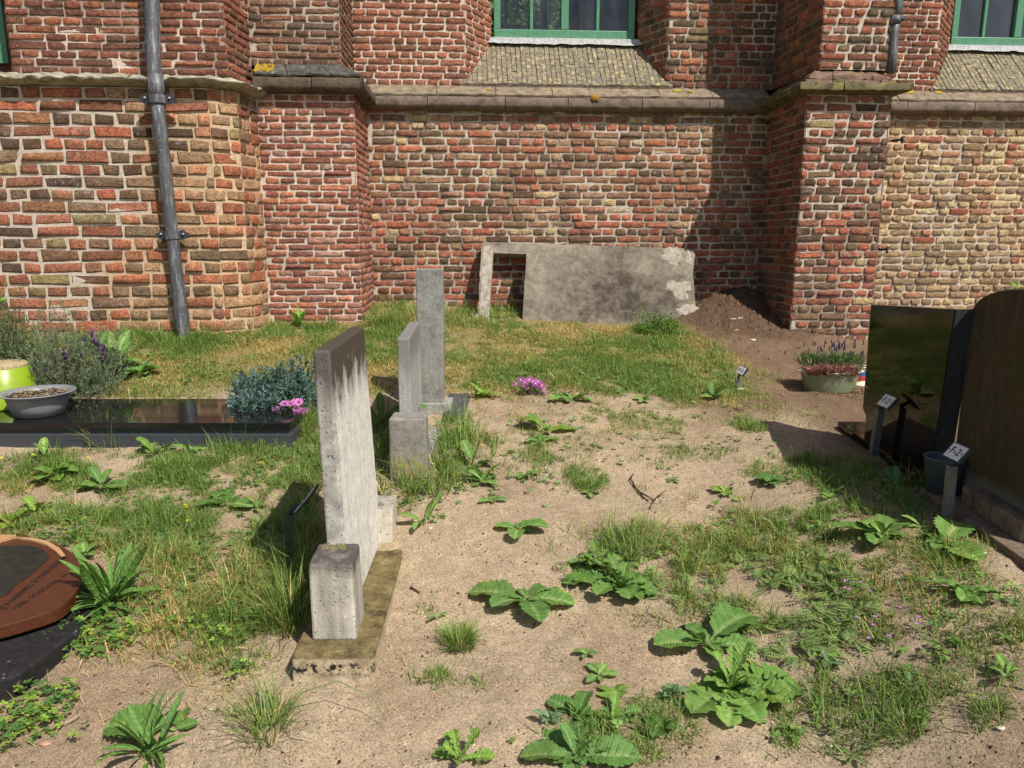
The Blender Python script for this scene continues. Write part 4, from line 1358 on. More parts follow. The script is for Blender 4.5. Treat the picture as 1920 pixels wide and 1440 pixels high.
lp = empty('flower_pot', (-2.93, 4.23, 0.651), 'lime green upturned plastic pot with straw-coloured top, standing behind the grey bowl', 'pot')
c0 = (-2.93, 4.23, 0.651)
MB().lathe([(0.172, 0.0), (0.172, 0.01), (0.134, 0.222), (0.128, 0.226)], c0, 48).obj('pot', M['lime_plastic'], lp, True)
MB().lathe([(0.127, 0.2265), (0.128, 0.242), (0.118, 0.25), (0.06, 0.252), (0.001, 0.254)], c0, 48, cap_bottom=False).obj('straw_cap', M['straw_top'], lp, True)

# =================================================================== RUST BROWN MEMORIAL, LOWER LEFT
mm = empty('grave_memorial', (-1.75, 2.5, 0.36), 'rust brown rounded memorial plate with dark inlay and engraved name, at the path edge', 'memorial')
zt = 0.40
def Zp(px, py, z):
    d = ray(px, py); t = (z - EYE) / d[2]
    return (d[0] * t, d[1] * t)
def smooth_closed(pts, n=8):
    out = []
    k = len(pts)
    for i in range(k):
        p0, p1, p2, p3 = [Vector(pts[(i + j - 1) % k]) for j in range(4)]
        for j in range(n):
            t = j / n
            out.append(tuple(0.5 * ((2 * p1) + (p2 - p0) * t + (2 * p0 - 5 * p1 + 4 * p2 - p3) * t * t + (3 * p1 - p0 - 3 * p2 + p3) * t ** 3)))
    return out
op = [Zp(x, y, zt) for x, y in ((60, 1007), (100, 1016), (135, 1036), (152, 1062), (154, 1085), (140, 1112), (112, 1138), (60, 1157))]
op += [(-1.66, 2.16), (-1.86, 2.10), (-2.15, 2.24), (-2.32, 2.55), (-2.25, 2.86), (-2.08, 2.94)]
op = smooth_closed(op, 6)[::-1]
MB().prism([(x, y, zt - 0.045) for x, y in op], [(x, y, zt) for x, y in op]).obj('plate', M['red_granite'], mm, bevel=0.004)
ip = [Zp(x, y, zt) for x, y in ((0, 1025), (40, 1023), (75, 1029), (90, 1041), (88, 1050), (60, 1076), (30, 1097), (0, 1120))] + [(-1.92, 2.28), (-2.12, 2.40), (-2.2, 2.62), (-2.12, 2.78)]
ip = smooth_closed(ip, 6)[::-1]
MB().prism([(x, y, zt - 0.01) for x, y in ip], [(x, y, zt + 0.0035) for x, y in ip]).obj('inlay', M['dark_inlay'], mm, bevel=0.001)
V, Fq = [], []
oa = [Zp(x, y, zt) for x, y in ((-40, 1010), (0, 1006), (28, 1006), (30, 1010), (60, 1012), (90, 1018), (112, 1031), (122, 1044), (123, 1047))]
ob = [Zp(x, y, zt) for x, y in ((-40, 1030), (0, 1019), (22, 1012), (30, 1011), (60, 1016), (86, 1024), (104, 1036), (114, 1046), (116, 1048))]
for a, b in zip(oa, ob):
    V += [(a[0], a[1], zt + 0.001), (a[0], a[1], zt + 0.009), (b[0], b[1], zt + 0.009), (b[0], b[1], zt + 0.001)]
for j in range(len(oa) - 1):
    for q in range(3):
        Fq.append((j * 4 + q, j * 4 + q + 1, (j + 1) * 4 + q + 1, (j + 1) * 4 + q))
o = mk('carved_band', V, Fq, M['tan_band'], mm)
bp = [(-1.28, 2.05), (-1.30, 2.30), (-1.46, 2.70), (-1.52, 2.86), (-1.70, 2.93), (-2.30, 3.0), (-2.5, 2.6), (-2.3, 2.05), (-1.80, 1.93), (-1.45, 1.95)]
bp = [Zp(x, y, 0.335) for x, y in ((232, 1040), (236, 1052), (214, 1075), (196, 1092), (150, 1180), (98, 1220), (40, 1262), (-60, 1300))] + [(-2.3, 2.1), (-2.5, 2.5), (-2.35, 2.9), (-2.0, 2.96)]
bp = bp[::-1] if False else bp
MB().prism([(x, y, 0.20) for x, y in bp][::-1], [(x, y, 0.338) for x, y in bp][::-1]).obj('base', M['spotted_slab'], mm, bevel=0.008)

def text_obj(name, s, size, mat, parent, X, Yv, pos, depth=0.0006, align='CENTER'):
    """flat lettering; X = reading direction, Yv = up of the letters"""
    cu = bpy.data.curves.new(name, 'FONT')
    cu.body = s; cu.size = size; cu.extrude = depth; cu.align_x = align; cu.align_y = 'CENTER'
    cu.resolution_u = 3
    tmp = bpy.data.objects.new(name + '_tmp', cu)
    COL.objects.link(tmp)
    dg = bpy.context.evaluated_depsgraph_get()
    me = bpy.data.meshes.new_from_object(tmp.evaluated_get(dg))
    bpy.data.objects.remove(tmp)
    X = Vector(X).normalized(); Yv = Vector(Yv); Yv = (Yv - X * Yv.dot(X)).normalized(); Zv = X.cross(Yv)
    me.transform(Matrix(((X.x, Yv.x, Zv.x, 0), (X.y, Yv.y, Zv.y, 0), (X.z, Yv.z, Zv.z, 0), (0, 0, 0, 1))))
    me.transform(Matrix.Translation(Vector(pos) - wloc(parent)))
    me.name = name
    me.materials.clear()
    return link(name, me, mat, parent)
a, b = Zp(2, 1143, zt), Zp(107, 1057, zt)
dirx = Vector((b[0] - a[0], b[1] - a[1], 0))
upv = Vector((-dirx.y, dirx.x, 0))
text_obj('lettering', 'JOHANNES B VAN ESSEN', dirx.length / 9.6, M['engraved'], mm, dirx, upv, (a[0], a[1], zt + 0.0008), align='LEFT')
a, b = Zp(26, 1142, zt), Zp(140, 1068, zt)
text_obj('lettering', 'GEB. SCHOORL 19..', dirx.length / 11, M['engraved'], mm, Vector((b[0] - a[0], b[1] - a[1], 0)), upv, (a[0], a[1], zt + 0.0008), align='LEFT')

def sc_eye(k):
    return lambda x, y, z: (x * k, y * k, EYE + (z - EYE) * k)
# =================================================================== RIGHT: BLACK HEADSTONE, BUCKET, BROWN HEADSTONE
bh = empty('headstone', (1.86, 3.55, 0.55), 'polished black granite headstone with slanted top on a dark plinth', 'headstone', 'headstones in the right row')
mb = MB()
x0 = lambda y: 1.847 + (y - 4.11) * 0.0800
pb = [(x0(3.12), 3.12), (x0(3.12) + .30, 3.12), (x0(4.11) + .30, 4.11), (x0(4.11), 4.11)]
mb.prism([(x, y, 0.42) for x, y in pb], [(x, y, 0.582) for x, y in pb])
mb.obj('plinth', M['black_granite'], bh, bevel=0.003)
th = 0.086
def bpt(y, z, side):
    x = 1.850 + (y - 3.79) * 0.075 - (z - 0.58) * 0.033 + (th if side else 0)
    return (x, y, z)
face = [(3.79, 0.5825), (3.79, 0.696), (3.835, 0.722), (3.81, 1.271), (2.975, 1.329), (3.06, 0.70), (3.10, 0.5825)]
mb = MB(); mb.prism([bpt(y, z, 0) for y, z in face], [bpt(y, z, 1) for y, z in face]); o = mb.obj('slab', M['black_granite'], bh, bevel=0.002)
mb = MB()
e = [(2.974, 1.327), (3.059, 0.70), (3.098, 0.585)]
for (ya, za), (yb_, zb_) in zip(e[:-1], e[1:]):
    ins = Vector((0.004, 0, 0))
    q = [Vector(bpt(ya, za, 0)) + ins, Vector(bpt(ya, za, 1)) - ins, Vector(bpt(yb_, zb_, 1)) - ins, Vector(bpt(yb_, zb_, 0)) + ins]
    mb.prism(q, [v + Vector((0, -0.003, 0)) for v in q])
mb.obj('edge', M['grey_granite'], bh)

bk = empty('bucket', (1.785, 2.955, 0.576), 'dark grey plastic grave bucket standing between the two right headstones', 'bucket')
MB().lathe([(0.001, 0.004), (0.060, 0.004), (0.061, 0.0), (0.064, 0.0), (0.077, 0.140), (0.080, 0.142), (0.080, 0.148), (0.0755, 0.149), (0.073, 0.144), (0.060, 0.012), (0.001, 0.012)], (1.785, 2.955, 0.5762), 44, cap_bottom=False).obj('bucket', M['dark_plastic'], bk, True)

br = empty('headstone', (1.85, 2.65, 0.55), 'tall brown streaked headstone with rounded top above two cream blocks', 'headstone', 'headstones in the right row')
S9 = sc_eye(0.8985)
mb = MB(); kb = [(1.722, 3.012), (1.662, 1.90), (2.25, 1.90), (2.25, 3.012)][::-1]
mb.prism([(x, y, 0.40) for x, y in kb], [(x, y, 0.575) for x, y in kb])
mb.obj('kerb', M['brown_kerb'], br, bevel=0.006)
for (ya, yb_) in ((3.142, 2.926), (2.923, 2.70)):
    xa, xb = 1.988 - (3.142 - ya) * .068, 1.988 - (3.142 - yb_) * .068
    mb = MB(); mb.prism([S9(xb, yb_, 0.4575), S9(xb + .062, yb_, 0.4575), S9(xa + .062, ya, 0.4575), S9(xa, ya, 0.4575)], [S9(xb, yb_, 0.539), S9(xb + .064, yb_, 0.539), S9(xa + .064, ya, 0.537), S9(xa, ya, 0.537)])
    mb.obj('end_block', M['brown_block'], br, bevel=0.005)
arc = [(3.335, 0.4575), (3.342, 1.250)] + [(2.965 + 0.377 * math.cos(t), 1.252 + 0.155 * math.sin(t) ** 0.8) for t in np.linspace(0.15, math.pi - 0.15, 22)] + [(2.59, 1.252), (2.60, 0.4575)]
mb = MB()
def bx_(y, z, side): return S9(2.052 - (3.27 - y) * 0.02 + (0.085 if side else 0), y, z)
mb.prism([bx_(y, z, 0) for y, z in arc], [bx_(y, z, 1) for y, z in arc])
o = mb.obj('slab', M['brown_stone'], br, bevel=0.008)

# =================================================================== NUMBER SIGNS
def sign(base, plate_c, label, w_=0.10, h_=0.066, e1=(0.03, -1, 0), e2=(0.6, 0, 0.75), post_mat='post_steel', sc=1.0, text='F-2'):
    root = empty('number_sign', base, label, 'sign', 'number signs on posts by the graves')
    e1 = Vector(e1).normalized(); e2 = Vector(e2); e2 = (e2 - e1 * e2.dot(e1)).normalized()
    n = e1.cross(e2).normalized()
    c = Vector(plate_c); b = Vector(base)
    neck = Vector((b.x * 0.7 + (c.x - 0.03) * 0.3, c.y * 0.5 + b.y * 0.5, c.z - 0.055))
    # angle-iron post
    a = 0.016 * sc; t = 0.004
    pr = [(-a, -a), (a, -a), (a, -a + t), (-a + t, -a + t), (-a + t, a), (-a, a)]
    mb = MB()
    mb.prism([(b.x + x, b.y + y, b.z - 0.08) for x, y in pr], [(neck.x + x, neck.y + y, neck.z) for x, y in pr])
    mb.obj('post', M[post_mat], root)
    MB().tube([neck - Vector((0, 0, 0.02)), neck + Vector((0.004, 0, 0.015)), c - n * 0.014], [0.010 * sc, 0.010 * sc, 0.008 * sc], 10).obj('neck', M['sign_metal'], root, True)
    def plate(wd, hg, z0_, z1_, mat, name, dx=0.0, dy=0.0):
        q = [c + e1 * (sx * wd / 2 + dx) + e2 * (sy * hg / 2 + dy) for sx, sy in ((-1, -1), (1, -1), (1, 1), (-1, 1))]
        mb = MB(); mb.prism([v + n * z0_ for v in q], [v + n * z1_ for v in q])
        return mb.obj(name, mat, root, bevel=0.0008)
    plate(w_ * 1.14, h_ * 1.14, -0.010, -0.001, M['sign_metal'], 'back_plate', 0.006, 0.002)
    plate(w_, h_, -0.001, 0.0015, M['sign_white'], 'plate')
    text_obj('lettering', text, h_ * 0.70, M['sign_black'], root, e1, e2, c + n * 0.0022)
    for sg in (-1, 1):
        k = c + e1 * sg * w_ * 0.42
        MB().tube([k + n * 0.0015, k + n * 0.0035], 0.0035 * sc, 10).obj('screw', M['iron'], root)
    return root

b1 = Vector((1.788, 3.566, float(gh(1.788, 3.566))))
sign(b1, (1.757, 3.42, 0.855), 'F-2 number sign in front of the polished black headstone', 0.092, 0.062)
b2 = Vector((1.668, 2.703, float(gh(1.668, 2.703))))
sign(b2, (1.664, 2.695, 0.822), 'F-2 number sign on a grey post beside the bucket', 0.088, 0.062, sc=0.9)
b3 = ground(1384, 725)
sign(b3, (b3.x + 0.014, b3.y, b3.z + 0.112), 'little number sign alone in the bare soil by the buttress', 0.072, 0.052, (0.25, -0.9, -0.1), (0.5, 0.15, 0.8), sc=0.8)
b4 = ground(545, 1095)
sign(b4, (-0.752, 2.585, 0.678), 'number sign seen edge-on to the left of the pale headstone', 0.10, 0.09, (0.03, -1, 0), (0.66, 0, 0.75), 'sign_metal')

# =================================================================== PLANTER BY THE BUTTRESS
pc = (2.135, 4.93, float(gh(2.135, 4.85)) - 0.006)
pl = empty('oval_planter', pc, 'sage green oval plastic planter with pale rim by the right buttress', 'planter')
for name, prof, mat in (('tub', [(0.001, 0.0), (0.150, 0.0), (0.160, 0.01), (0.192, 0.12), (0.198, 0.135)], 'sage_plastic'),
                        ('rim', [(0.1935, 0.13), (0.2, 0.1355), (0.219, 0.142), (0.221, 0.147), (0.215, 0.150), (0.194, 0.146), (0.186, 0.125)], 'sage_rim')):
    MB().lathe(prof, pc, 56, 1.0, 0.62, cap_bottom=False).obj(name, M[mat], pl, True)
n = 40
V = [(pc[0], pc[1], pc[2] + 0.132)] + [(pc[0] + 0.19 * math.cos(2 * math.pi * k / n), pc[1] + 0.19 * .62 * math.sin(2 * math.pi * k / n), pc[2] + 0.126) for k in range(n)]
mk('compost', V, [(0, 1 + k, 1 + (k + 1) % n) for k in range(n)], M['compost'], pl)

cc = (2.415, 5.10, float(gh(2.415, 5.1)))
ct = empty('cream_tub', cc, 'cream plastic tub with a blue and red label, half hidden behind the planter', 'tub')
MB().lathe([(0.001, 0), (0.062, 0), (0.065, 0.006), (0.066, 0.012), (0.058, 0.018), (0.060, 0.13), (0.064, 0.132), (0.064, 0.137), (0.059, 0.138), (0.056, 0.13)], cc, 36, cap_bottom=False).obj('tub', M['cream'], ct, True)
for (z0, z1, mt) in ((0.045, 0.072, 'red_print'), (0.0725, 0.115, 'blue_print')):
    V, Fq = [], []
    for k in range(9):
        an = math.radians(232 + k * 7)
        for z in (z0, z1):
            V.append((cc[0] + 0.0612 * math.cos(an), cc[1] + 0.0612 * math.sin(an), cc[2] + z))
    Fq = [(2 * k, 2 * k + 2, 2 * k + 3, 2 * k + 1) for k in range(8)]
    mk('label', V, Fq, M[mt], ct)
# =================================================================== LEAVES
def leaf_mesh(kind, seed, droop=0.5, lift=0.45):
    """leaf along +x, length 1; u from stalk to tip"""
    rr = random.Random(seed)
    nu, nv = (22, 9) if kind in ('toothed', 'lobed') else ((14, 5) if kind in ('strap', 'dock') else (10, 5))
    V, C, UVs = [], [], []
    green = {'toothed': (92, 128, 62), 'lobed': (104, 138, 64), 'strap': (84, 122, 58), 'dock': (96, 132, 62), 'diamond': (112, 138, 100), 'oval': (100, 138, 66), 'fern': (96, 140, 52)}[kind]
    base = np.array(lin(green)); vein = np.array(lin((168, 188, 120)))
    ph, wv = rr.uniform(0, 6), rr.uniform(0.012, 0.03)
    for i in range(nu):
        u = i / (nu - 1)
        if kind == 'toothed':
            if u < 0.2: wd = 0.018 + 0.03 * sstep(0.12, 0.2, u)
            else:
                k = (u - 0.2) / 0.8
                wd = 0.30 * (math.sin(math.pi * min(1, k * 0.80 + 0.10)) ** 0.75) * (1 if k < 0.93 else math.sqrt(max(0, (1 - k) / 0.07)) * .95 + .02)
                wd *= 1 + 0.09 * (1 if i % 2 else -1)
        elif kind == 'lobed':
            if u < 0.1: wd = 0.02
            else:
                k = (u - 0.1) / 0.9
                env = 0.10 + 0.19 * sstep(0.25, 0.7, k)
                env *= math.sqrt(max(0.0, 1 - max(0, (k - 0.72) / 0.28) ** 2))
                lob = (0.86 + 0.14 * math.cos(k * 40)) if k > 0.66 else (0.30 + 0.95 * abs(math.sin(k * math.pi * 4.6 + 0.4)))
                wd = env * lob * (1 + 0.07 * (1 if i % 2 else -1)) + 0.012
        elif kind == 'strap':
            wd = 0.012 + 0.058 * math.sin(math.pi * u ** 1.25) ** 1.05 if u < 0.999 else 0.003
        elif kind == 'dock':
            wd = 0.018 if u < 0.15 else 0.155 * math.sin(math.pi * min(1, (u - 0.08) / 0.92)) ** 0.7 + 0.006
        elif kind == 'diamond':
            wd = 0.02 if u < 0.22 else 0.27 * (math.sin(math.pi * min(1, ((u - 0.2) / 0.8) ** 0.75)) ** 1.15) + 0.008
        elif kind == 'fern':
            wd = 0.03 + (0.26 * (1 - u) ** 0.7) * (1.0 if i % 2 else 0.25)
        else:
            wd = 0.02 if u < 0.2 else 0.24 * math.sin(math.pi * min(1, (u - 0.12) / 0.88)) ** 0.7 + 0.006
        zc = lift * u * 0.9 - droop * u * u * 0.75
        for j in range(nv):
            v = j / (nv - 1) * 2 - 1
            z = zc + 0.16 * wd * abs(v) * 2 - 0.05 * wd + wv * math.sin(u * 15 + ph + v * 1.5) * abs(v) ** 1.3 * (wd / 0.25)
            if kind in ('toothed', 'lobed'):
                z += 0.007 * (wd / .3) * math.cos((u - 0.25 * abs(v)) * 27) * (0.3 + 0.7 * abs(v)) * (1 if wd > 0.08 else 0)
            xx = u - (0.05 * abs(v) ** 2 * wd * 2 if kind in ('toothed', 'lobed', 'oval') else 0)
            V.append((xx, v * wd, z))
            vf = math.exp(-(v * wd / 0.011) ** 2) * (1 - 0.55 * u) * (0.3 if kind == 'strap' else 0.75)
            cc_ = base * rr.uniform(0.88, 1.12)
            if seed % 9 == 0 and abs(v) > 0.8 and u > 0.5 and math.sin(u * 23 + ph) > 0.2:
                cc_ = cc_ * 0.4 + np.array(lin((186, 164, 84))) * 0.6
            C.append(cc_ * (1 - vf) + vein * vf)
            UVs.append((u, v * wd + 0.5))
    Fq = [(i * nv + j, (i + 1) * nv + j, (i + 1) * nv + j + 1, i * nv + j + 1) for i in range(nu - 1) for j in range(nv - 1)]
    me = mesh_data('leaf', V, Fq, C, True, UVs)
    me.materials.append(M['leaf'])
    return me

LEAF = {}
for kind in ('toothed', 'lobed', 'strap', 'dock', 'diamond', 'oval', 'fern'):
    LEAF[kind] = {}
    for lvl, (dr, lf) in enumerate(((0.45, 0.36), (0.75, 0.9), (0.7, 1.6))):      # flat, arching, upright
        LEAF[kind][lvl] = [leaf_mesh(kind, 31 * lvl + q + 7, dr * R.uniform(.85, 1.15), lf * R.uniform(.85, 1.1)) for q in range(5)]

def leaf(parent, kind, lvl, pos, az, L, tint=(1, 1, 1), roll=0.0, pitch=0.0):
    me = R.choice(LEAF[kind][lvl])
    o = link('leaf', me, None, parent)
    mt = Matrix.Translation(Vector(pos) - wloc(parent)) @ Matrix.Rotation(az, 4, 'Z') @ Matrix.Rotation(-pitch, 4, 'Y') @ Matrix.Rotation(roll, 4, 'X') @ Matrix.Diagonal((L, L * R.uniform(.92, 1.1), L, 1))
    o.matrix_local = mt
    k = R.uniform(0.85, 1.2)
    o.color = (tint[0] * k * R.uniform(.95, 1.08), tint[1] * k, tint[2] * k * R.uniform(.85, 1.1), 1)
    return o

WEEDS = 'weeds growing in the sandy ground'
def weed(px, py, label, kind='toothed', n=6, r=50, tips=(), tint=(1, 1, 1), up=0.25, cat='weed', name='weed', group=WEEDS, z0=0.004):
    b = ground(px, py)
    root = empty(name, b, label, cat, group)
    for (tx, ty) in tips:
        lift = 0.04
        d = Vector(ray(tx, ty))
        e = ground(tx, min(ty + 8, 1500))
        v = e - b
        L = max(0.03, Vector((v.x, v.y)).length * 1.06)
        leaf(root, kind, 0 if R.random() > up * 0.5 else 1, b + Vector((0, 0, z0)), math.atan2(v.y, v.x), L, tint, R.uniform(-.2, .2), R.uniform(-.02, .1))
    zc = b.y * math.cos(TILT) + (EYE - b.z) * math.sin(TILT)
    Lr = r * zc / F_PX
    a0 = R.uniform(0, 6.28)
    for k in range(n):
        az = a0 + k * 2.4 + R.uniform(-.25, .25)
        q = k / max(1, n)
        lvl = 0 if R.random() > up else R.choice((1, 1, 2))
        leaf(root, kind, lvl, b + Vector((R.uniform(-.004, .004), R.uniform(-.004, .004), z0)), az, Lr * R.uniform(0.7, 1.08) * (1 - 0.35 * q), tint, R.uniform(-.3, .3), R.uniform(0, .12) + 0.25 * q)
    return root

YG, LG, DG, BG = (1.25, 1.12, .8), (1.1, 1.1, .98), (.75, .84, .74), (.95, .98, 1.15)
weed(985, 1125, 'big rosette of broad toothed leaves right of the pale headstone', n=4, r=50, tips=[(884, 1105), (1074, 1130), (1010, 1178), (1040, 1092), (925, 1150)])
weed(972, 995, 'small broad leaved weed behind the big rosette, in line with the headstone plinth', n=3, r=34, tips=[(1026, 995), (928, 985), (965, 1016), (1000, 975)], tint=LG)
weed(1165, 1105, 'dense dark clump of wavy lobed leaves edging the long grass', kind='lobed', n=22, r=62, tips=[(1045, 1060), (1120, 1130), (1180, 1138), (1060, 1090), (1230, 1110)], tint=DG, up=.45)
weed(1120, 1065, 'lobed weed behind the dense dark clump, half in the long grass', kind='lobed', n=16, r=52, tint=(.85, .9, .8), up=.5)
weed(1325, 1212, 'broad leaved weed with two large pale round leaves above the big lobed clump', n=7, r=46, tips=[(1230, 1218), (1408, 1160), (1288, 1165), (1410, 1215), (1345, 1240)], tint=LG, up=.3)
weed(1370, 1295, 'largest light green clump of lobed leaves, lower centre', kind='lobed', n=34, r=66, tips=[(1480, 1330), (1365, 1362), (1500, 1295), (1290, 1300), (1440, 1240), (1300, 1340), (1420, 1365), (1470, 1260)], tint=(1.08, 1.1, .95), up=.45)
weed(1258, 1305, 'greyish upright weed with diamond leaves beside the largest lobed clump', kind='diamond', n=11, r=36, tint=BG, up=.8)
weed(1085, 1345, 'round toothed leaf weed left of the upright lobed weed, near the bottom edge', n=10, r=42, tips=[(1030, 1310), (1105, 1300), (1120, 1360)], tint=(.92, 1, .9), up=.5)
weed(1150, 1352, 'upright lobed weed between grass and toothed weed, near the bottom edge', kind='lobed', n=12, r=42, tips=[(1150, 1278), (1200, 1345), (1130, 1320)], tint=LG, up=.5)
weed(1080, 1425, 'large toothed weed at the bottom edge with one upright pale leaf', n=14, r=58, tips=[(980, 1420), (1195, 1425), (1060, 1345), (1150, 1390), (1010, 1370)], up=.3)
weed(1028, 1352, 'small grey green diamond leaf weed on bare sand above the large toothed weed', kind='diamond', n=10, r=32, tint=BG, up=.8)
weed(1240, 1372, 'toothed dark weed in the grass right of the large toothed weed', n=10, r=42, tint=DG, up=.4)
weed(1100, 1230, 'tiny pointed seedling alone on bare sand, upper of a pair', kind='oval', n=6, r=30, up=.6)
weed(1122, 1268, 'spread oval seedling just below the tiny pointed seedling', kind='oval', n=6, r=42, up=.1)
weed(862, 1428, 'bright lobed weed cut by the bottom edge left of centre', kind='lobed', n=6, r=50, tips=[(925, 1425), (815, 1405), (845, 1385)], tint=(1.15, 1.12, .9), up=.4)
weed(1022, 812, 'yellow green lettuce-like weed with one upright leaf in the middle ground', n=3, r=36, tips=[(975, 790), (1078, 800)], tint=(1.4, 1.22, .75), up=.9)
weed(1010, 832, 'low green weed just in front of the yellow green lettuce-like weed', n=7, r=42, kind='oval', up=.1)
weed(1072, 750, 'flat pale blue green rosette right of the purple flowers', kind='lobed', n=10, r=48, tint=(1.05, 1.12, 1.25), up=.15)
weed(428, 948, 'four leaved weed on the sand left of the pale headstone', n=2, r=30, tips=[(370, 952), (472, 950), (412, 915), (440, 915)], tint=(.95, 1, .95), up=.2)
weed(288, 852, 'light green lobed weed against the black kerb', kind='toothed', n=7, r=40, tint=(1.2, 1.15, .85), up=.7)
weed(355, 848, 'small oval leaved weed right of the lobed weed by the black kerb', kind='oval', n=8, r=34, tint=LG, up=.6)
weed(85, 862, 'single upright leaf weed against the black kerb, below the bowl', kind='oval', n=5, r=40, tint=LG, up=.7)
weed(190, 915, 'broad weed topped by a small yellow flower', n=5, r=48, tips=[(145, 918), (235, 915)], tint=LG)
weed(68, 965, 'yellowing lobed weed at the left, above the rust brown memorial', kind='lobed', n=7, r=52, tint=(1.3, 1.2, .75), up=.6)
weed(15, 985, 'yellow edged weed at the left border behind the memorial', kind='lobed', n=7, r=48, tint=(1.4, 1.25, .65), up=.4)
weed(100, 895, 'wide pale green weed left of the yellow flowered one', n=9, r=62, tint=(1.15, 1.1, .8), up=.3)
weed(1655, 1008, 'large light weed left of the grey sign post, by the shadow edge', n=12, r=46, tips=[(1562, 1008), (1702, 1000), (1640, 1032), (1686, 962), (1610, 985)], tint=(1.3, 1.2, 1.1), up=.4)
weed(1728, 990, 'upright oval leaved weed between the large light weed and the sign post', kind='dock', n=6, r=40, tint=(1.2, 1.15, 1), up=.6)
weed(1772, 1025, 'toothed weed at the foot of the grey sign post', n=9, r=44, tips=[(1735, 1000), (1795, 985), (1832, 1055), (1810, 1030)], tint=(1.25, 1.2, 1.1), up=.35)
weed(1818, 1112, 'flat weed with four large leaves near the right border', n=6, r=38, tips=[(1752, 1100), (1884, 1100), (1840, 1128), (1800, 1135)], tint=(1.2, 1.18, 1), up=.1)
weed(1445, 905, 'dark leafy weed in the grass in front of the shaded headstones', n=8, r=44, tint=(.9, 1, .9), up=.45)
weed(1358, 925, 'pale flat seedling alone on the sand right of the twig', kind='oval', n=6, r=34, tint=(1.35, 1.2, .95), up=.05)
weed(1680, 915, 'broad leaved weed in the shade of the black headstone', n=7, r=42, tint=(.9, 1, 1), up=.5)
weed(1700, 1262, 'flat four leaved seedling on pale sand in the lower right', kind='oval', n=5, r=32, tint=BG, up=.05)
weed(1556, 1250, 'grey green seedling below the pink flowered ground cover', kind='diamond', n=7, r=34, tint=BG, up=.5)
weed(1603, 1418, 'narrow leaved star shaped weed near the bottom edge, right', kind='strap', n=7, r=46, tint=LG, up=.35)
weed(908, 745, 'ferny weed in front of the purple flowers, left side', kind='fern', n=10, r=42, tint=(1.2, 1.15, .8), up=.6)
weed(1338, 748, 'low oval weed in the thin grass left of the little number sign', kind='oval', n=9, r=36, up=.4)
weed(1208, 752, 'flat weed with two pale leaves behind the thin grass', kind='oval', n=5, r=32, tint=LG, up=.1)
weed(905, 905, 'row of round leaves in the long grass right of the lichened block', n=8, r=46, kind='oval', tint=LG, up=.4)
weed(925, 940, 'round leaved weed on the sand edge below the long grass', n=5, r=30, kind='oval', up=.2)
weed(890, 875, 'broad weed inside the long grass right of the lichened block', n=6, r=44, up=.5)
weed(985, 893, 'small four leaved weed behind the broad rosettes', kind='oval', n=5, r=30, tips=[(1010, 885), (965, 890)])
weed(1108, 928, 'weed hugging a short grass tuft left of the twig', kind='oval', n=6, r=34, tint=LG, up=.3)
weed(1550, 1012, 'dark crumpled weed with red tips left of the large light weed', kind='fern', n=8, r=30, tint=(.45, .6, .55), up=.4)
weed(1262, 903, 'tiny grey seedling right of the twig', kind='oval', n=5, r=20, tint=BG, up=.3)
weed(1518, 862, 'pale seedling at the edge of the headstone shadow', kind='oval', n=6, r=24, tint=LG, up=.4)
weed(1888, 1268, 'green weed cut by the right border, above the pale sand', kind='oval', n=6, r=40, tint=LG, up=.4)
weed(822, 1162, 'single leaf seedling above the round grass tuft', kind='oval', n=3, r=26, up=.6)
weed(1555, 935, 'low pale weed in the grass under the black plinth', kind='oval', n=7, r=30, tint=LG, up=.3)
weed(160, 1042, 'upright weed behind the memorial, above the plantain', kind='oval', n=6, r=52, tint=LG, up=.8)
weed(795, 985, 'long dock leaf standing at the corner of the pale plinth', kind='dock', n=4, r=60, tint=LG, up=.9)
weed(715, 800, 'dark dock between the pale headstone and the lichened block', kind='dock', n=8, r=90, tint=DG, up=.9)
weed(480, 955, 'low leafy weed beside the four leaved weed', kind='oval', n=6, r=28, tint=LG, up=.3)
weed(210, 700, 'leafy green bush of lance leaves right of the lavender', kind='dock', n=34, r=74, tint=(1.05, 1.1, .95), up=.95)
weed(262, 705, 'lower leafy plant right of the lance leaved bush', kind='toothed', n=12, r=44, tint=(1.05, 1.1, 1), up=.7)
weed(170, 722, 'grassy green plant under the lavender at the slab edge', kind='strap', n=10, r=50, up=.8)

# plantains: strap leaves in a tuft
def plantain(px, py, n, r, label, tint=(1, 1, 1), lean=0.7):
    b = ground(px, py)
    zc = b.y * math.cos(TILT) + (EYE - b.z) * math.sin(TILT)
    root = empty('plantain', b, label, 'plantain', 'plantains')
    for k in range(n):
        q = k / n
        az = k * 2.4 + R.uniform(-.3, .3)
        leaf(root, 'strap', R.choice((1, 2, 2, 2)) if q > 0.35 else R.choice((0, 1, 1)), b + Vector((R.uniform(-.02, .02), R.uniform(-.02, .02), 0.0)), az, r * zc / F_PX * R.uniform(.6, 1.1), tint, R.uniform(-.4, .4), 0.1 + 0.5 * q * lean)
    return root
plantain(205, 1140, 52, 98, 'big plantain tuft of long ribbed leaves at the memorial', (1.1, 1.12, .95), 0.9)
plantain(278, 1418, 30, 92, 'plantain rosette at the bottom left edge on bare sand', (1.08, 1.1, 1.0), .45)
weed(330, 1372, 'two broad toothed leaves behind the bottom left plantain', n=1, r=40, tips=[(345, 1322), (205, 1362), (352, 1345)], tint=(.95, 1, .85))

# =================================================================== BLADES (grass and thin stems)
def ellipse_world(px, py, rx, ry):
    c = ground(px, py)
    zc = c.y * math.cos(TILT) + (EYE - c.z) * math.sin(TILT)
    a = ground(px, max(py - ry, 470)); b = ground(px, py + ry)
    return c, rx * zc / F_PX, max(0.02, (a.y - b.y) / 2)

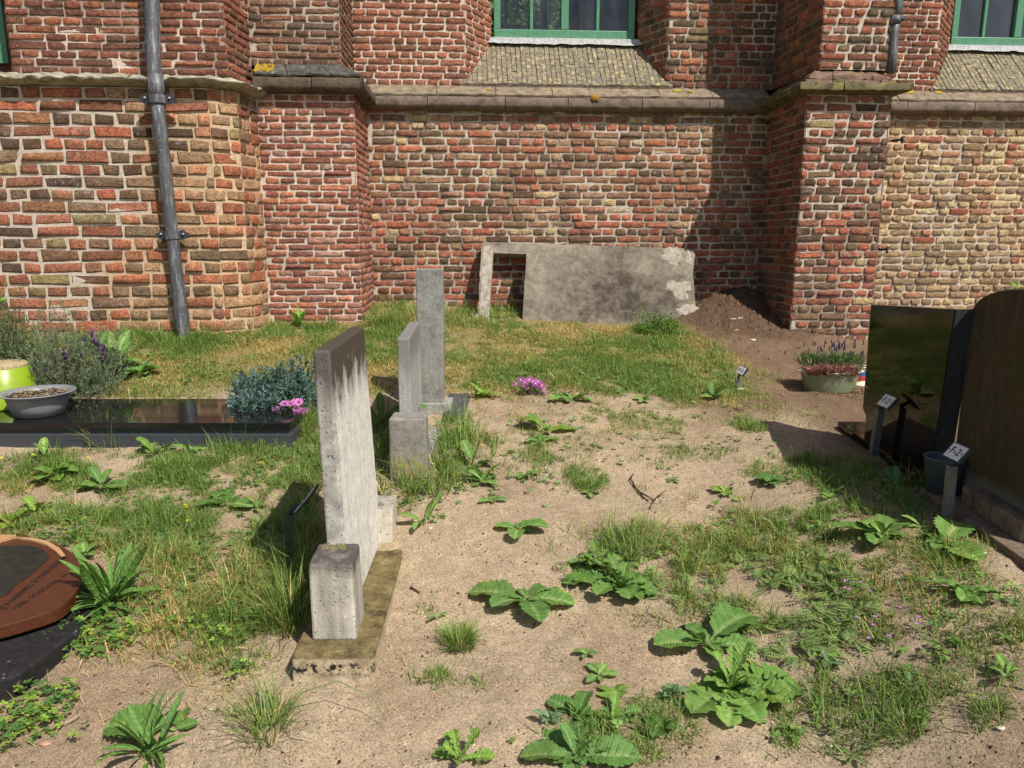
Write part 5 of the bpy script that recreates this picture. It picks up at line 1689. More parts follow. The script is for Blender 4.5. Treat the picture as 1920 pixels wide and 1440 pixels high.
RECTS = [(-0.70, -0.42, 2.05, 3.12), (-0.62, -0.40, 3.42, 4.28), (-0.61, -0.36, 4.29, 4.48), (-3.8, -1.16, 3.79, 4.42), (1.76, 2.3, 3.10, 4.12), (1.70, 2.4, 1.8, 3.02), (-0.40, -0.27, 4.17, 4.6)]
PLATE = None
def keep_mask(x, y):
    k = np.ones(len(x), bool)
    for a, b, c, d in RECTS:
        k &= ~((x > a) & (x < b) & (y > c) & (y < d))
    k &= ~(((x + 1.88) / 0.40) ** 2 + ((y - 2.50) / 0.36) ** 2 < 1)
    # church footprint
    s = x * U.x + (y - OW.y) * U.y
    p = x * NW.x + (y - OW.y) * NW.y
    k &= p > 0.02
    k &= ~((s > -4.6) & (s < -2.04) & (p < 1.22))
    k &= ~((s > -2.1) & (s < -1.28) & (p < 0.77))
    k &= ~((s > 2.31) & (s < 3.05) & (p < 0.87))
    return k

def blades(P, L, az, lean, wd, cb, ct, curve=0.5):
    """P (n,3) roots; returns V, F, C: three pairs of points per blade, the tip nearly closed"""
    n = len(P)
    d = np.stack([np.cos(az), np.sin(az)], 1)
    sd_ = np.stack([-np.sin(az), np.cos(az)], 1)
    V = np.zeros((n, 6, 3)); C = np.zeros((n, 6, 3))
    tw = rng.uniform(-0.6, 0.6, n)
    for q, t in enumerate((0.0, 0.55, 1.0)):
        a = lean * (0.35 + curve * 1.3 * t)
        a = np.minimum(a, 2.2)
        r = L * t * np.sin(a) * (1.0 if q < 2 else 1.0)
        h = L * t * np.cos(a * 0.85)
        w_ = wd * (1.0, 0.75, 0.12)[q] / 2
        ctr = P + np.concatenate([d * r[:, None], np.maximum(h, 0.003 * t)[:, None]], 1)
        s3 = np.concatenate([sd_ * w_[:, None], (w_ * tw)[:, None]], 1)
        V[:, 2 * q] = ctr - s3; V[:, 2 * q + 1] = ctr + s3
        col = cb * (1 - t) + ct * t
        C[:, 2 * q] = col; C[:, 2 * q + 1] = col
    idx = np.arange(n * 6).reshape(n, 6)
    F_ = np.concatenate([idx[:, [0, 1, 3, 2]], idx[:, [2, 3, 5, 4]]])
    return V.reshape(-1, 3), F_, C.reshape(-1, 3)

G1, G2, G3 = np.array(lin((104, 138, 56))), np.array(lin((142, 164, 82))), np.array(lin((84, 118, 54)))
ST1, ST2 = np.array(lin((206, 182, 122))), np.array(lin((182, 160, 98)))

def grass_points(patches, rate):
    X, Y_, H, T_ = [], [], [], []
    for (px, py, rx, ry, dens, h, tone) in patches:
        c, a, b = ellipse_world(px, py, rx, ry)
        n = int(a * b * math.pi * dens * rate)
        r = np.sqrt(rng.random(n)) ** 0.9 * rng.uniform(0.75, 1.2, n)
        th = rng.random(n) * 2 * math.pi
        x, y = c.x + a * r * np.cos(th), c.y + b * r * np.sin(th)
        cl = fbm(x * 13, y * 13, 2.0, 3) + 0.55 * fbm(x * 3.5, y * 3.5, 5.0, 3)
        k = cl > (0.34 - 0.95 * dens) + 0.40 * (r - 0.7)
        x, y = x[k], y[k]
        X.append(x); Y_.append(y); H.append(np.full(len(x), h)); T_.append(np.full(len(x), tone))
    X, Y_, H, T_ = map(np.concatenate, (X, Y_, H, T_))
    k = keep_mask(X, Y_)
    return X[k], Y_[k], H[k], T_[k]

def grass_obj(name, patches, rate, wd=0.0022, loc=(0, 0, 0), label=None, stuff=True):
    X, Y_, H, T_ = grass_points(patches, rate)
    n = len(X)
    # gather blades into little tussocks that share a root
    cell = 0.016
    jx, jy = np.floor(X / cell), np.floor(Y_ / cell)
    rxx, ryy = (jx + hsh(jx, jy, jx * 0 + 3)) * cell, (jy + hsh(jx, jy, jx * 0 + 5)) * cell
    mixk = rng.uniform(0.0, 0.75, n)
    X, Y_ = X * (1 - mixk) + rxx * mixk, Y_ * (1 - mixk) + ryy * mixk
    Z = gh(X, Y_) - 0.003
    big = 0.75 + 0.45 * np.clip(fbm(X * 6, Y_ * 6, 9.0, 3), -1, 1)
    L = H * 0.92 * big * rng.gamma(4, 1 / 4, n)
    lean = np.abs(rng.normal(0.85, 0.42, n))
    az = rng.random(n) * 2 * math.pi
    dry = np.clip(T_ + 0.09 + 0.40 * fbm(X * 2.2, Y_ * 2.2, 12.0, 4) + rng.normal(0, 0.22, n), 0, 1)
    isdry = (dry > 0.56)
    gmix = rng.random(n)[:, None]
    green = G1 * (1 - gmix) + np.where(rng.random(n)[:, None] < 0.5, G2, G3) * gmix
    straw = np.where(rng.random(n)[:, None] < 0.5, ST1, ST2)
    tip = np.where(isdry[:, None], straw, green) * rng.uniform(0.8, 1.2, n)[:, None]
    base = tip * 0.85 + ST2 * 0.10
    L = np.where(isdry, L * 0.8, L)
    lean = np.where(isdry, lean * 1.5, lean)
    V, F_, C = blades(np.stack([X, Y_, Z], 1), L, az, lean, wd * rng.gamma(5, 0.2, n), base, tip)
    o = mk(name, V, F_, M['blade'], None, C, False, loc=loc)
    if stuff: o['kind'] = 'stuff'
    return o

lawn = [(430, 665, 190, 62, 1, .033, .52), (580, 650, 160, 55, 1, .033, .58), (900, 655, 240, 62, 1, .033, .56), (1120, 665, 230, 52, 1, .033, .52), (1280, 668, 110, 34, .7, .038, .45), (330, 720, 200, 32, 1, .045, .3), (250, 650, 180, 40, 1, .036, .5),
        (740, 610, 60, 28, 1, .07, .32), (1000, 700, 260, 42, 1, .033, .32), (1200, 712, 170, 30, .85, .033, .25), (690, 690, 90, 50, 1, .036, .45), (870, 720, 70, 30, .9, .036, .3), (1130, 640, 200, 32, 1, .04, .5)]
grass_obj('lawn_grass', lawn, 24000, 0.003)
walledge = [(735, 590, 50, 22, .8, .11, .2), (880, 600, 60, 16, .9, .10, .2), (945, 590, 30, 14, .8, .09, .2), (560, 612, 70, 12, .8, .07, .3), (1050, 614, 190, 8, .7, .035, .3), (450, 636, 90, 14, .8, .08, .4), (240, 640, 110, 16, .8, .09, .4), (1240, 622, 50, 14, .9, .08, .1)]
grass_obj('tall_grass', walledge, 12000, 0.0032)
near = [(1190, 800, 95, 36, .55, .05, .22), (1130, 775, 70, 26, .5, .05, .2), (1300, 735, 100, 24, .65, .04, .2), (1345, 850, 50, 18, .4, .04, .15), (1262, 848, 40, 14, .7, .045, .05), (1405, 800, 32, 15, .7, .05, .1),
        (1100, 898, 45, 26, .75, .06, .12), (1000, 870, 60, 30, .35, .05, .2), (1430, 968, 78, 38, .95, .075, .18), (1520, 975, 42, 26, .85, .06, .12), (1610, 925, 90, 52, .75, .06, .12), (1560, 890, 60, 40, .7, .06, .12), (1455, 880, 60, 30, .6, .05, .12), (1680, 900, 60, 40, .7, .06, .12),
        (1250, 1025, 120, 42, .75, .11, .18), (1330, 1065, 170, 60, .8, .09, .2), (1470, 1065, 120, 56, .7, .07, .3), (1540, 1100, 140, 60, .7, .06, .3), (1470, 1130, 130, 50, .6, .07, .25),
        (1600, 1345, 150, 75, .9, .065, .12), (1500, 1290, 70, 40, .6, .055, .12), (1470, 1390, 70, 40, .6, .05, .12), (1850, 1165, 95, 60, .65, .05, .32), (1890, 1215, 70, 60, .75, .05, .35), (1870, 1090, 60, 30, .4, .04, .3), (1870, 1350, 60, 22, .45, .05, .1), (1700, 1040, 120, 40, .6, .05, .25), (1780, 1080, 90, 40, .35, .05, .25),
        (815, 1275, 42, 18, .6, .04, .1), (882, 1290, 30, 10, .5, .04, .1), (1170, 1390, 90, 45, .7, .06, .12), (1270, 1345, 60, 50, .6, .06, .12), (1210, 1340, 40, 40, .5, .05, .12), (800, 1150, 40, 18, .4, .045, .1), (965, 1360, 26, 14, .4, .04, .1), (1620, 1180, 110, 50, .45, .05, .2),
        (1000, 770, 150, 30, .25, .04, .2), (960, 820, 110, 40, .3, .05, .2), (1250, 700, 200, 20, .5, .04, .3), (1380, 740, 60, 24, .6, .045, .15), (1300, 945, 30, 20, .5, .06, .1), (875, 1045, 30, 8, .3, .04, .1), (1180, 880, 180, 60, .08, .03, .3), (1500, 760, 80, 30, .15, .03, .2), (1360, 1065, 330, 100, .5, .05, .3), (1600, 1140, 200, 90, .55, .05, .35), (1100, 830, 200, 70, .22, .04, .2), (1720, 1000, 140, 60, .45, .05, .2), (1830, 1260, 90, 100, .35, .045, .3), (1150, 1385, 150, 50, .45, .05, .12), (1330, 760, 200, 50, .28, .035, .25), (1700, 1350, 200, 80, .2, .04, .2)]
grass_obj('sparse_grass', near, 24000, 0.0026)
left = [(440, 880, 140, 45, .65, .055, .2), (330, 905, 110, 40, .55, .05, .2), (520, 830, 90, 34, .9, .11, .2), (430, 850, 110, 26, .6, .08, .2), (400, 1080, 120, 70, .85, .09, .38), (320, 1010, 150, 50, .8, .07, .3), (470, 1130, 100, 60, .7, .10, .3), (520, 1010, 60, 70, .7, .08, .25), (545, 1130, 45, 60, .8, .16, .18),
        (230, 985, 120, 30, .85, .06, .2), (110, 975, 140, 34, .75, .06, .15), (480, 1345, 60, 34, .5, .09, .15), (60, 905, 120, 45, .75, .055, .15), (210, 875, 150, 36, .55, .05, .15), (560, 890, 60, 50, .7, .07, .2), (430, 1220, 80, 40, .4, .07, .3), (330, 1130, 90, 50, .8, .07, .3), (30, 880, 60, 30, .7, .06, .1), (360, 960, 120, 30, .4, .05, .2), (560, 800, 40, 30, .8, .12, .2), (460, 790, 40, 16, .6, .10, .2), (300, 935, 320, 90, .5, .045, .25), (450, 1090, 170, 130, .6, .06, .38), (200, 885, 220, 50, .55, .045, .2), (560, 1010, 60, 120, .6, .08, .25), (90, 1000, 160, 34, .75, .05, .2), (420, 1260, 110, 70, .35, .05, .35), (250, 1200, 130, 40, .6, .06, .25)]
grass_obj('sparse_grass', left, 24000, 0.0026)
longg = [(850, 820, 42, 46, .7, .17, .14), (800, 905, 62, 34, .75, .17, .16), (745, 930, 40, 34, .7, .14, .2), (880, 860, 60, 50, .5, .13, .15), (838, 780, 30, 16, .7, .15, .12), (735, 800, 30, 30, .8, .16, .15), (715, 870, 26, 50, .8, .15, .2)]
grass_obj('tall_grass', longg, 9000, 0.0036)

# single tufts standing free on the sand
def tuft(px, py, rx, h, n, label, tone=0.05, wd=0.0024, lean=0.75):
    b = ground(px, py)
    zc = b.y * math.cos(TILT) + (EYE - b.z) * math.sin(TILT)
    rw = rx * zc / F_PX
    r, th = np.sqrt(rng.random(n)) * rw * 0.45, rng.random(n) * 6.283
    X, Y_ = b.x + r * np.cos(th), b.y + r * np.sin(th)
    dry = (rng.random(n) < tone)[:, None]
    gm = rng.random(n)[:, None]
    tip = np.where(dry, ST1, G1 * (1 - gm) + G2 * gm) * rng.uniform(.8, 1.2, n)[:, None]
    V, F_, C = blades(np.stack([X, Y_, gh(X, Y_) - .003], 1), h * rng.uniform(.5, 1.15, n), th + rng.normal(0, .6, n), np.abs(rng.normal(lean, .3, n)), wd * rng.uniform(.6, 1.4, n), tip * .75, tip)
    o = mk('grass_tuft', V, F_, M['blade'], None, C, False, loc=tuple(b))
    tag(o, label, 'grass tuft', 'free standing grass tufts')
tuft(860, 1212, 60, 0.085, 420, 'round green grass tuft alone on the sand right of the plinth')
tuft(1105, 912, 45, 0.065, 200, 'small grass tuft on the sand left of the twig')
tuft(500, 1375, 74, 0.17, 80, 'long bladed grass tuft left of the plinth front, arching over sand', 0.12, 0.0036, 0.95)
tuft(548, 1180, 60, 0.24, 90, 'tall arching grass against the left side of the pale plinth', 0.15, 0.004, 0.6)
tuft(210, 838, 80, 0.19, 60, 'tall thin grass in front of the black kerb', 0.1, 0.0032, 0.7)
tuft(1400, 805, 34, 0.06, 120, 'small tuft on bare soil left of the planter')
tuft(1700, 1375, 50, 0.06, 110, 'thin grass tuft at the right end of the lower grass patch')
tuft(1850, 1340, 44, 0.05, 90, 'flattened grass tuft near the lower right border')
tuft(820, 1272, 40, 0.05, 90, 'thin spreading tuft below the round tuft')
# lone long stalks
def stalk(p0, pts, w0, label, mat='straw', name='grass_stalk'):
    b = ground(*p0)
    mb = MB().tube([b + Vector(q) for q in pts], [w0 * (1 - 0.6 * i / (len(pts) - 1)) for i in range(len(pts))], 6)
    o = mb.obj(name, M[mat], None, True, loc=tuple(b))
    tag(o, label, 'stalk')
M['green_stem'] = plain('green_stem', (0.13, 0.19, 0.06), 0.6, 0.3, 0, 0.2, 60)
stalk((495, 1378), [(0, 0, 0), (0.10, 0.05, 0.10), (0.20, 0.06, 0.13), (0.30, 0.04, 0.09), (0.34, 0.02, 0.03)], 0.0022, 'long green stalk arching right over the sand below the plinth', 'green_stem')
stalk((620, 1340), [(0, 0, 0.002), (0.01, 0.03, 0.006), (-0.012, 0.06, 0.004), (-0.03, 0.09, 0.004)], 0.003, 'short bent dry stalk lying below the plinth front')
stalk((150, 1330), [(0, 0, 0.004), (0.02, -.04, 0.006), (0.0, -.07, 0.006), (-.04, -.06, .005)], 0.0028, 'pale kinked dry stalk lying on the sand, lower left')

# =================================================================== GROUND COVER: clover and stork's-bill
def scatter_pts(patches, rate):
    X, Y_ = [], []
    for (px, py, rx, ry, dens) in patches:
        c, a, b = ellipse_world(px, py, rx, ry)
        n = int(a * b * math.pi * dens * rate)
        r, th = np.sqrt(rng.random(n)), rng.random(n) * 6.283
        X.append(c.x + a * r * np.cos(th)); Y_.append(c.y + b * r * np.sin(th))
    X, Y_ = np.concatenate(X), np.concatenate(Y_)
    k = keep_mask(X, Y_)
    return X[k], Y_[k]

def clover(name, patches, rate, size=0.013, hmax=0.05, cols=((96, 132, 58), (132, 156, 62), (74, 110, 54))):
    X, Y_ = scatter_pts(patches, rate)
    V, Fq, C = [], [], []
    cs = [np.array(lin(c)) for c in cols]
    for x, y in zip(X, Y_):
        if float(fbm(x * 8, y * 8, 4.0, 2)) < -0.25: continue
        h = R.uniform(0.008, hmax) * (0.8 + 0.4 * float(fbm(x * 4, y * 4, 1.0, 2)))
        z = float(gh(x, y)) + max(0.006, h)
        col = R.choice(cs) * R.uniform(.8, 1.2)
        a0 = R.uniform(0, 6.28); tx, ty = R.uniform(-.35, .35), R.uniform(-.35, .35)
        for l in range(3):
            a = a0 + l * 2.094
            s = size * R.uniform(.75, 1.15)
            b = len(V)
            pts = [(0, 0), (.45, .42), (.85, .46), (1.05, .2), (.95, 0), (1.05, -.2), (.85, -.46), (.45, -.42)]
            for (u, v) in pts:
                xx, yy = s * (u * math.cos(a) - v * math.sin(a)), s * (u * math.sin(a) + v * math.cos(a))
                V.append((x + xx, y + yy, z + xx * tx + yy * ty + s * 0.25 * abs(v)))
                C.append(col * (1.25 if u == 0 else 1))
            Fq += [(b, b + 1, b + 2, b + 3), (b, b + 3, b + 4, b + 4 + 1), (b, b + 5, b + 6, b + 7)]
    o = mk(name, V, Fq, M['blade'], None, C, False, loc=(0, 0, 0))
    o['kind'] = 'stuff'
clover('clover', [(165, 1205, 100, 36, .9), (250, 1165, 70, 26, .6), (50, 1340, 80, 70, .8), (110, 1385, 50, 40, .5), (440, 1185, 50, 40, .4), (430, 1270, 40, 30, .3), (600, 880, 30, 30, .3), (90, 1260, 60, 30, .6), (510, 900, 60, 26, .4), (130, 1000, 60, 20, .5), (330, 1190, 60, 20, .3), (520, 850, 60, 26, .3)], 4200)
clover('small_weeds', [(300, 960, 260, 90, .5), (450, 1060, 130, 110, .5), (1000, 860, 140, 80, .25), (1250, 800, 200, 80, .18), (1500, 930, 160, 60, .4), (1350, 1050, 220, 70, .5), (1560, 1330, 200, 100, .3), (1800, 1150, 140, 110, .35), (250, 700, 200, 40, .6), (800, 900, 90, 80, .6), (1100, 1390, 160, 50, .3), (1150, 720, 260, 30, .4)], 700, 0.016, 0.035, ((108, 142, 66), (126, 152, 82), (92, 124, 66)))
def ferny(name, patches, rate):
    X, Y_ = scatter_pts(patches, rate)
    V, Fq, C = [], [], []
    for x, y in zip(X, Y_):
        if float(fbm(x * 7, y * 7, 14.0, 2)) < -0.2: continue
        z = float(gh(x, y)) + R.uniform(0.004, 0.03)
        a = R.uniform(0, 6.28); L = R.uniform(.03, .06); tilt = R.uniform(-.1, .5)
        col = np.array(lin(R.choice(((132, 156, 92), (112, 142, 80), (146, 162, 96))))) * R.uniform(.8, 1.2)
        for k in range(6):
            u = (k + 1) / 6.5
            for sg in (-1, 1):
                w_ = L * 0.30 * math.sin(math.pi * u) + .003
                b = len(V)
                for (du, dv) in ((0, 0), (.10, .5), (.16, 1.0), (-.03, .6)):
                    uu, vv = (u + du) * L, sg * dv * w_
                    V.append((x + uu * math.cos(a) - vv * math.sin(a), y + uu * math.sin(a) + vv * math.cos(a), z + uu * tilt - uu * uu * 6))
                    C.append(col)
                Fq.append((b, b + 1, b + 2, b + 3))
    o = mk(name, V, Fq, M['blade'], None, C, False, loc=(0, 0, 0))
    o['kind'] = 'stuff'
ferny('ground_cover', [(1630, 1180, 120, 44, .9), (1480, 1085, 100, 34, .7), (1450, 1120, 70, 30, .6), (1580, 1130, 110, 40, .6), (1380, 1060, 70, 30, .4), (1100, 1075, 60, 30, .4), (300, 1040, 120, 40, .35), (560, 870, 60, 30, .3), (1210, 1085, 60, 26, .5), (1370, 1060, 260, 80, .35), (430, 1080, 130, 100, .4), (1560, 1160, 190, 80, .6)], 2600)

def little_flowers(spots, col, size, h, label, cat, name, stem='green_stem'):
    """one plant: every flower is a part of it"""
    c0 = ground(*spots[0])
    root = empty(name, c0, label, cat)
    col = np.array(lin(col))
    for (px, py) in spots:
        b = ground(px, py)
        hh = h * R.uniform(.7, 1.2)
        x, y, z = b.x + R.uniform(-.012, .012), b.y + R.uniform(-.012, .012), b.z + hh
        a0 = R.uniform(0, 6)
        V, C, Fq = [(x, y, z)], [col * .8], []
        for k in range(10):
            q = size * (1 if k % 2 else .6)
            V.append((x + q * math.cos(a0 + k * .628), y + q * math.sin(a0 + k * .628), z + size * .3 + R.uniform(-.001, .002))); C.append(col * R.uniform(.9, 1.15))
        Fq += [(0, 1 + k, 1 + (k + 1) % 10) for k in range(10)]
        n0 = len(V)
        V += [(x - .0008, y, z), (x + .0008, y, z), (b.x + .0008, b.y, b.z), (b.x - .0008, b.y, b.z)]
        C += [np.array(lin((92, 120, 60)))] * 4
        Fq.append((n0, n0 + 1, n0 + 2, n0 + 3))
        mk('flower', V, Fq, M['petal'], root, C, False)
little_flowers([(1590, 1125), (1600, 1118), (1615, 1112), (1628, 1132), (1575, 1182), (1602, 1190), (1633, 1180), (1637, 1192), (1670, 1216), (1715, 1190), (1718, 1182), (1630, 1218), (1540, 1182), (1500, 1128), (1448, 1085), (1310, 1060), (1690, 1165), (1560, 1100), (1584, 1120), (1592, 1132)], (196, 130, 196), 0.0075, 0.045, 'tiny pink flowers dotted over the feathery ground cover, lower right', 'wild flowers', 'pink_wildflower')
little_flowers([(350, 978), (353, 980), (357, 1012)], (236, 214, 40), 0.010, 0.07, 'two tiny yellow blooms in the long grass right of the plantain', 'wild flowers', 'yellow_wildflower')
little_flowers([(174, 886), (176, 884)], (236, 214, 40), 0.012, 0.07, 'yellow bloom above the broad weed by the black kerb', 'wild flowers', 'yellow_wildflower')
little_flowers([(3, 888), (60, 878)], (236, 214, 40), 0.012, 0.07, 'yellow blooms at the left border under the black kerb', 'wild flowers', 'yellow_wildflower')
little_flowers([(945, 596), (702, 612), (712, 606), (690, 615)], (236, 214, 40), 0.012, 0.06, 'yellow buttercups in the grass at the foot of the red pilaster', 'wild flowers', 'yellow_wildflower')

# =================================================================== SHRUBS AND POTTED PLANTS
def sprigs(root, name, centres, axes, L, wd, per, colr, mat='needle', spread=0.6, along=True):
    """needle leaves set along little stems"""
    n = len(centres) * per
    Pc = np.repeat(np.asarray(centres), per, 0)
    Ax = np.repeat(np.asarray(axes), per, 0)
    t = rng.random(n)
    Ls = np.repeat(rng.uniform(.7, 1.2, len(centres)), per) * L
    rnd = rng.normal(0, 1, (n, 3))
    dirs = Ax + rnd * spread
    dirs /= np.linalg.norm(dirs, axis=1)[:, None]
    P0 = Pc + Ax * (t * Ls)[:, None]
    ln = L * 0.45 * rng.uniform(.6, 1.2, n)
    sd3 = np.cross(dirs, rng.normal(0, 1, (n, 3)))
    sd3 /= np.linalg.norm(sd3, axis=1)[:, None] + 1e-9
    w_ = wd * rng.uniform(.7, 1.3, n)
    V = np.zeros((n, 4, 3))
    V[:, 0] = P0
    V[:, 1] = P0 + dirs * (ln * .5)[:, None] + sd3 * (w_ / 2)[:, None]
    V[:, 2] = P0 + dirs * ln[:, None]
    V[:, 3] = P0 + dirs * (ln * .5)[:, None] - sd3 * (w_ / 2)[:, None]
    cols = np.array([lin(c) for c in colr])
    cc = np.repeat(cols[rng.integers(0, len(cols), len(centres))] * rng.uniform(.8, 1.2, (len(centres), 1)), per, 0)
    C = np.repeat(cc[:, None], 4, 1) * np.array([.8, 1, 1.1, 1])[None, :, None]
    F_ = np.arange(n * 4).reshape(n, 4)
    return mk(name, V.reshape(-1, 3), F_, M[mat], root, C.reshape(-1, 3), False)

def dome(c, rx, ry, rz, n, inner=0.25, lump=0.25, seed=0, zmin=0.0):
    d = rng.normal(0, 1, (n * 2, 3)); d /= np.linalg.norm(d, axis=1)[:, None]
    d[:, 2] = np.abs(d[:, 2])
    d = d[:n]
    r = (1 - inner * rng.random(n)) * (1 + lump * fbm(d[:, 0] * 2.2 + seed, d[:, 1] * 2.2, d[:, 2] * 2.2, 3))
    P_ = np.array(c) + d * r[:, None] * np.array([rx, ry, rz])
    return P_, d

def stems(root, name, base, tips, rad, mat='twig'):
    V, Fq = [], []
    for t in tips:
        a = Vector(base) + Vector((R.uniform(-.02, .02), R.uniform(-.02, .02), 0))
        b = Vector(t)
        m_ = a.lerp(b, .5) + Vector((R.uniform(-.02, .02), R.uniform(-.02, .02), R.uniform(0, .02)))
        mb = MB().tube([a, m_, b], [rad, rad * .8, rad * .4], 5)
        o = len(V); V += mb.V; Fq += [tuple(i + o for i in f) for f in mb.F]
    return mk(name, V, Fq, M[mat], root, smooth=True)

# lavender with purple heads
def lavender(px, py, rx, rz, label, nh, ncl, heads_px=(), cols=((112, 124, 92), (94, 112, 78), (132, 140, 108)), group='lavender bushes', name='lavender_bush', ry=None):
    b = ground(px, py)
    root = empty(name, b, label, 'lavender', group)
    P_, d = dome((b.x, b.y, b.z), rx, ry or rx * .8, rz, ncl, .65, .35, px)
    ax = d * .5 + np.array([0, 0, .8]); ax /= np.linalg.norm(ax, axis=1)[:, None]
    sprigs(root, 'foliage', P_ - ax * .03, ax, 0.055, 0.0035, 12, cols, 'needle', .55)
    stems(root, 'stems', b, [tuple(p) for p in P_[:60]], 0.002)
    hp = []
    for (hx, hy) in heads_px:
        dd = Vector(ray(hx, hy)); t = (b.y + R.uniform(-.10, .12)) / dd.y
        hp.append(Vector((0, 0, EYE)) + dd * t)
    for c in hp:
        V, Fq, C = [], [], []
        n = 8
        h = R.uniform(.028, .042)
        tl = Vector((R.uniform(-.25, .25), R.uniform(-.25, .25), 1)).normalized()
        for j in range(7):
            for k in range(n):
                an = 2 * math.pi * k / n
                r = 0.0085 * math.sin(math.pi * (j + .6) / 7.4) * R.uniform(.75, 1.25)
                q = c + tl * (h * (j / 6 - .5)) + Vector((r * math.cos(an), r * math.sin(an), 0))
                V.append(tuple(q)); C.append(np.array(lin(R.choice(((86, 40, 110), (110, 52, 134), (62, 34, 84))))))
        for j in range(6):
            for k in range(n):
                Fq.append((j * n + k, j * n + (k + 1) % n, (j + 1) * n + (k + 1) % n, (j + 1) * n + k))
        for k in range(4):       # the bracts on top
            an = R.uniform(0, 6.28); b0 = len(V)
            top = c + tl * (h * .5)
            for (u, v) in ((0, 0), (.008, .005), (.016, 0), (.008, -.005)):
                V.append(tuple(top + Vector((u * math.cos(an) - v * math.sin(an), u * math.sin(an) + v * math.cos(an), u * .8)))); C.append(np.array(lin((142, 70, 168))))
            Fq.append((b0, b0 + 1, b0 + 2, b0 + 3))
        mk('flower_head', V, Fq, M['petal'], root, C, True)
    if hp: stems(root, 'flower_stalks', b + Vector((0, 0, rz * .35)), [tuple(p - Vector((0, 0, .015))) for p in hp], 0.0015, 'green_stem')
    return root
heads = [(149, 640), (150, 652), (152, 665), (172, 628), (176, 640), (184, 645), (160, 636), (96, 640), (118, 660), (131, 658), (125, 668), (136, 672), (122, 670), (103, 678), (115, 680), (64, 674), (67, 682), (84, 690), (88, 698), (93, 688), (148, 685), (190, 660), (194, 655), (198, 668), (190, 678), (130, 716), (70, 714), (75, 718), (140, 722), (157, 694), (99, 668)]
lavender(130, 745, 0.38, 0.50, 'lavender bush with purple heads behind the grey bowl', 0, 1700, heads)
lavender(20, 735, 0.24, 0.54, 'dark leafy bush without purple heads at the left border', 0, 2200, (), ((84, 100, 62), (70, 88, 52), (110, 124, 70)), None, 'low_bush')

# blue juniper
b = ground(525, 768)
jr = empty('juniper', b, 'low blue green juniper cushion at the end of the black grave cover', 'juniper')
Pj, dj = [], []
for (ox, oy, oz, rx, rz) in ((0, 0, .02, .17, .19), (-.16, .02, 0, .15, .14), (.08, -.06, .0, .18, .14), (-.07, -.10, -.01, .17, .11), (.14, .04, .02, .14, .18)):
    p_, d_ = dome((b.x + ox, b.y + oy, b.z + oz), rx, rx * .9, rz * 1.45, 330, .35, .3, ox * 9)
    Pj.append(p_); dj.append(d_)
Pj, dj = np.concatenate(Pj), np.concatenate(dj)
ax = dj + np.array([0, 0, .35]) + rng.normal(0, .25, dj.shape); ax /= np.linalg.norm(ax, axis=1)[:, None]
sprigs(jr, 'foliage', Pj - ax * .02, ax, 0.042, 0.006, 18, ((96, 124, 116), (78, 106, 100), (116, 142, 132), (70, 96, 80)), 'needle', .75)
stems(jr, 'branches', b, [tuple(p) for p in Pj[::14]], 0.003)

# pink daisies and purple violas
def flower_plant(px, py, label, heads, petal, centre, hr, leafn, leaf_r, npet, cat, name, group=None, flat=0.6):
    b = ground(px, py)
    root = empty(name, b, label, cat, group)
    P_, d = dome((b.x, b.y, b.z), leaf_r, leaf_r * .8, leaf_r * .95, leafn, .6, .2, px)
    ax = d * .7 + np.array([0, 0, .5]); ax /= np.linalg.norm(ax, axis=1)[:, None]
    sprigs(root, 'foliage', P_ - ax * .015, ax, .035, .007, 6, ((84, 112, 58), (70, 98, 50), (104, 128, 66)), 'blade', .6)
    for (hx, hy) in heads:
        dd = Vector(ray(hx, hy)); t = (b.y + R.uniform(-.05, .03)) / dd.y
        c = Vector((0, 0, EYE)) + dd * t
        nrm = Vector((R.uniform(-.35, .35), -flat + R.uniform(-.25, .25), .75)).normalized()
        a = nrm.orthogonal().normalized(); e = nrm.cross(a)
        V, Fq, C = [], [], []
        pc_ = np.array(lin(petal)) * R.uniform(.75, 1.2)
        for k in range(npet):
            an = 2 * math.pi * k / npet + R.uniform(-.1, .1)
            hw = 1.3 * math.pi / npet
            b0 = len(V)
            for (r, w_) in ((.12, 0), (.6, .8), (1, .45), (1, -.45), (.6, -.8)):
                q = c + (a * math.cos(an + w_ * hw * .7) + e * math.sin(an + w_ * hw * .7)) * r * hr + nrm * (0.15 * r * hr)
                V.append(tuple(q)); C.append(pc_ * (.6 if r < .2 else 1.0))
            Fq.append((b0, b0 + 1, b0 + 2, b0 + 3, b0 + 4))
        f = mk('flower', V, Fq, M['petal'], root, C)
        V, C = [tuple(c + nrm * hr * .2)], [np.array(lin(centre))]
        for k in range(8):
            V.append(tuple(c + (a * math.cos(k * .785) + e * math.sin(k * .785)) * hr * .22 + nrm * hr * .08)); C.append(np.array(lin(centre)))
        mk('flower_centre', V, [(0, 1 + k, 1 + (k + 1) % 8) for k in range(8)], M['petal'], f, C)
    return root
flower_plant(552, 800, 'pink daisy plant between the juniper and the pale headstone', [(533, 757), (553, 754), (560, 754), (566, 771), (572, 773), (540, 779), (519, 768), (545, 757), (556, 766)], (226, 136, 206), (96, 52, 110), 0.026, 130, 0.13, 13, 'flowering plant', 'daisy_plant')
flower_plant(993, 740, 'purple and pink viola clump on bare soil in the middle', [(976, 712), (984, 716), (992, 712), (1000, 714), (1008, 716), (1016, 722), (1020, 730), (985, 722), (996, 722), (1008, 726), (968, 720), (1012, 732), (999, 736), (1021, 738), (990, 726), (1004, 719)], (172, 84, 160), (240, 220, 230), 0.024, 90, 0.085, 5, 'flowering plant', 'viola_clump')

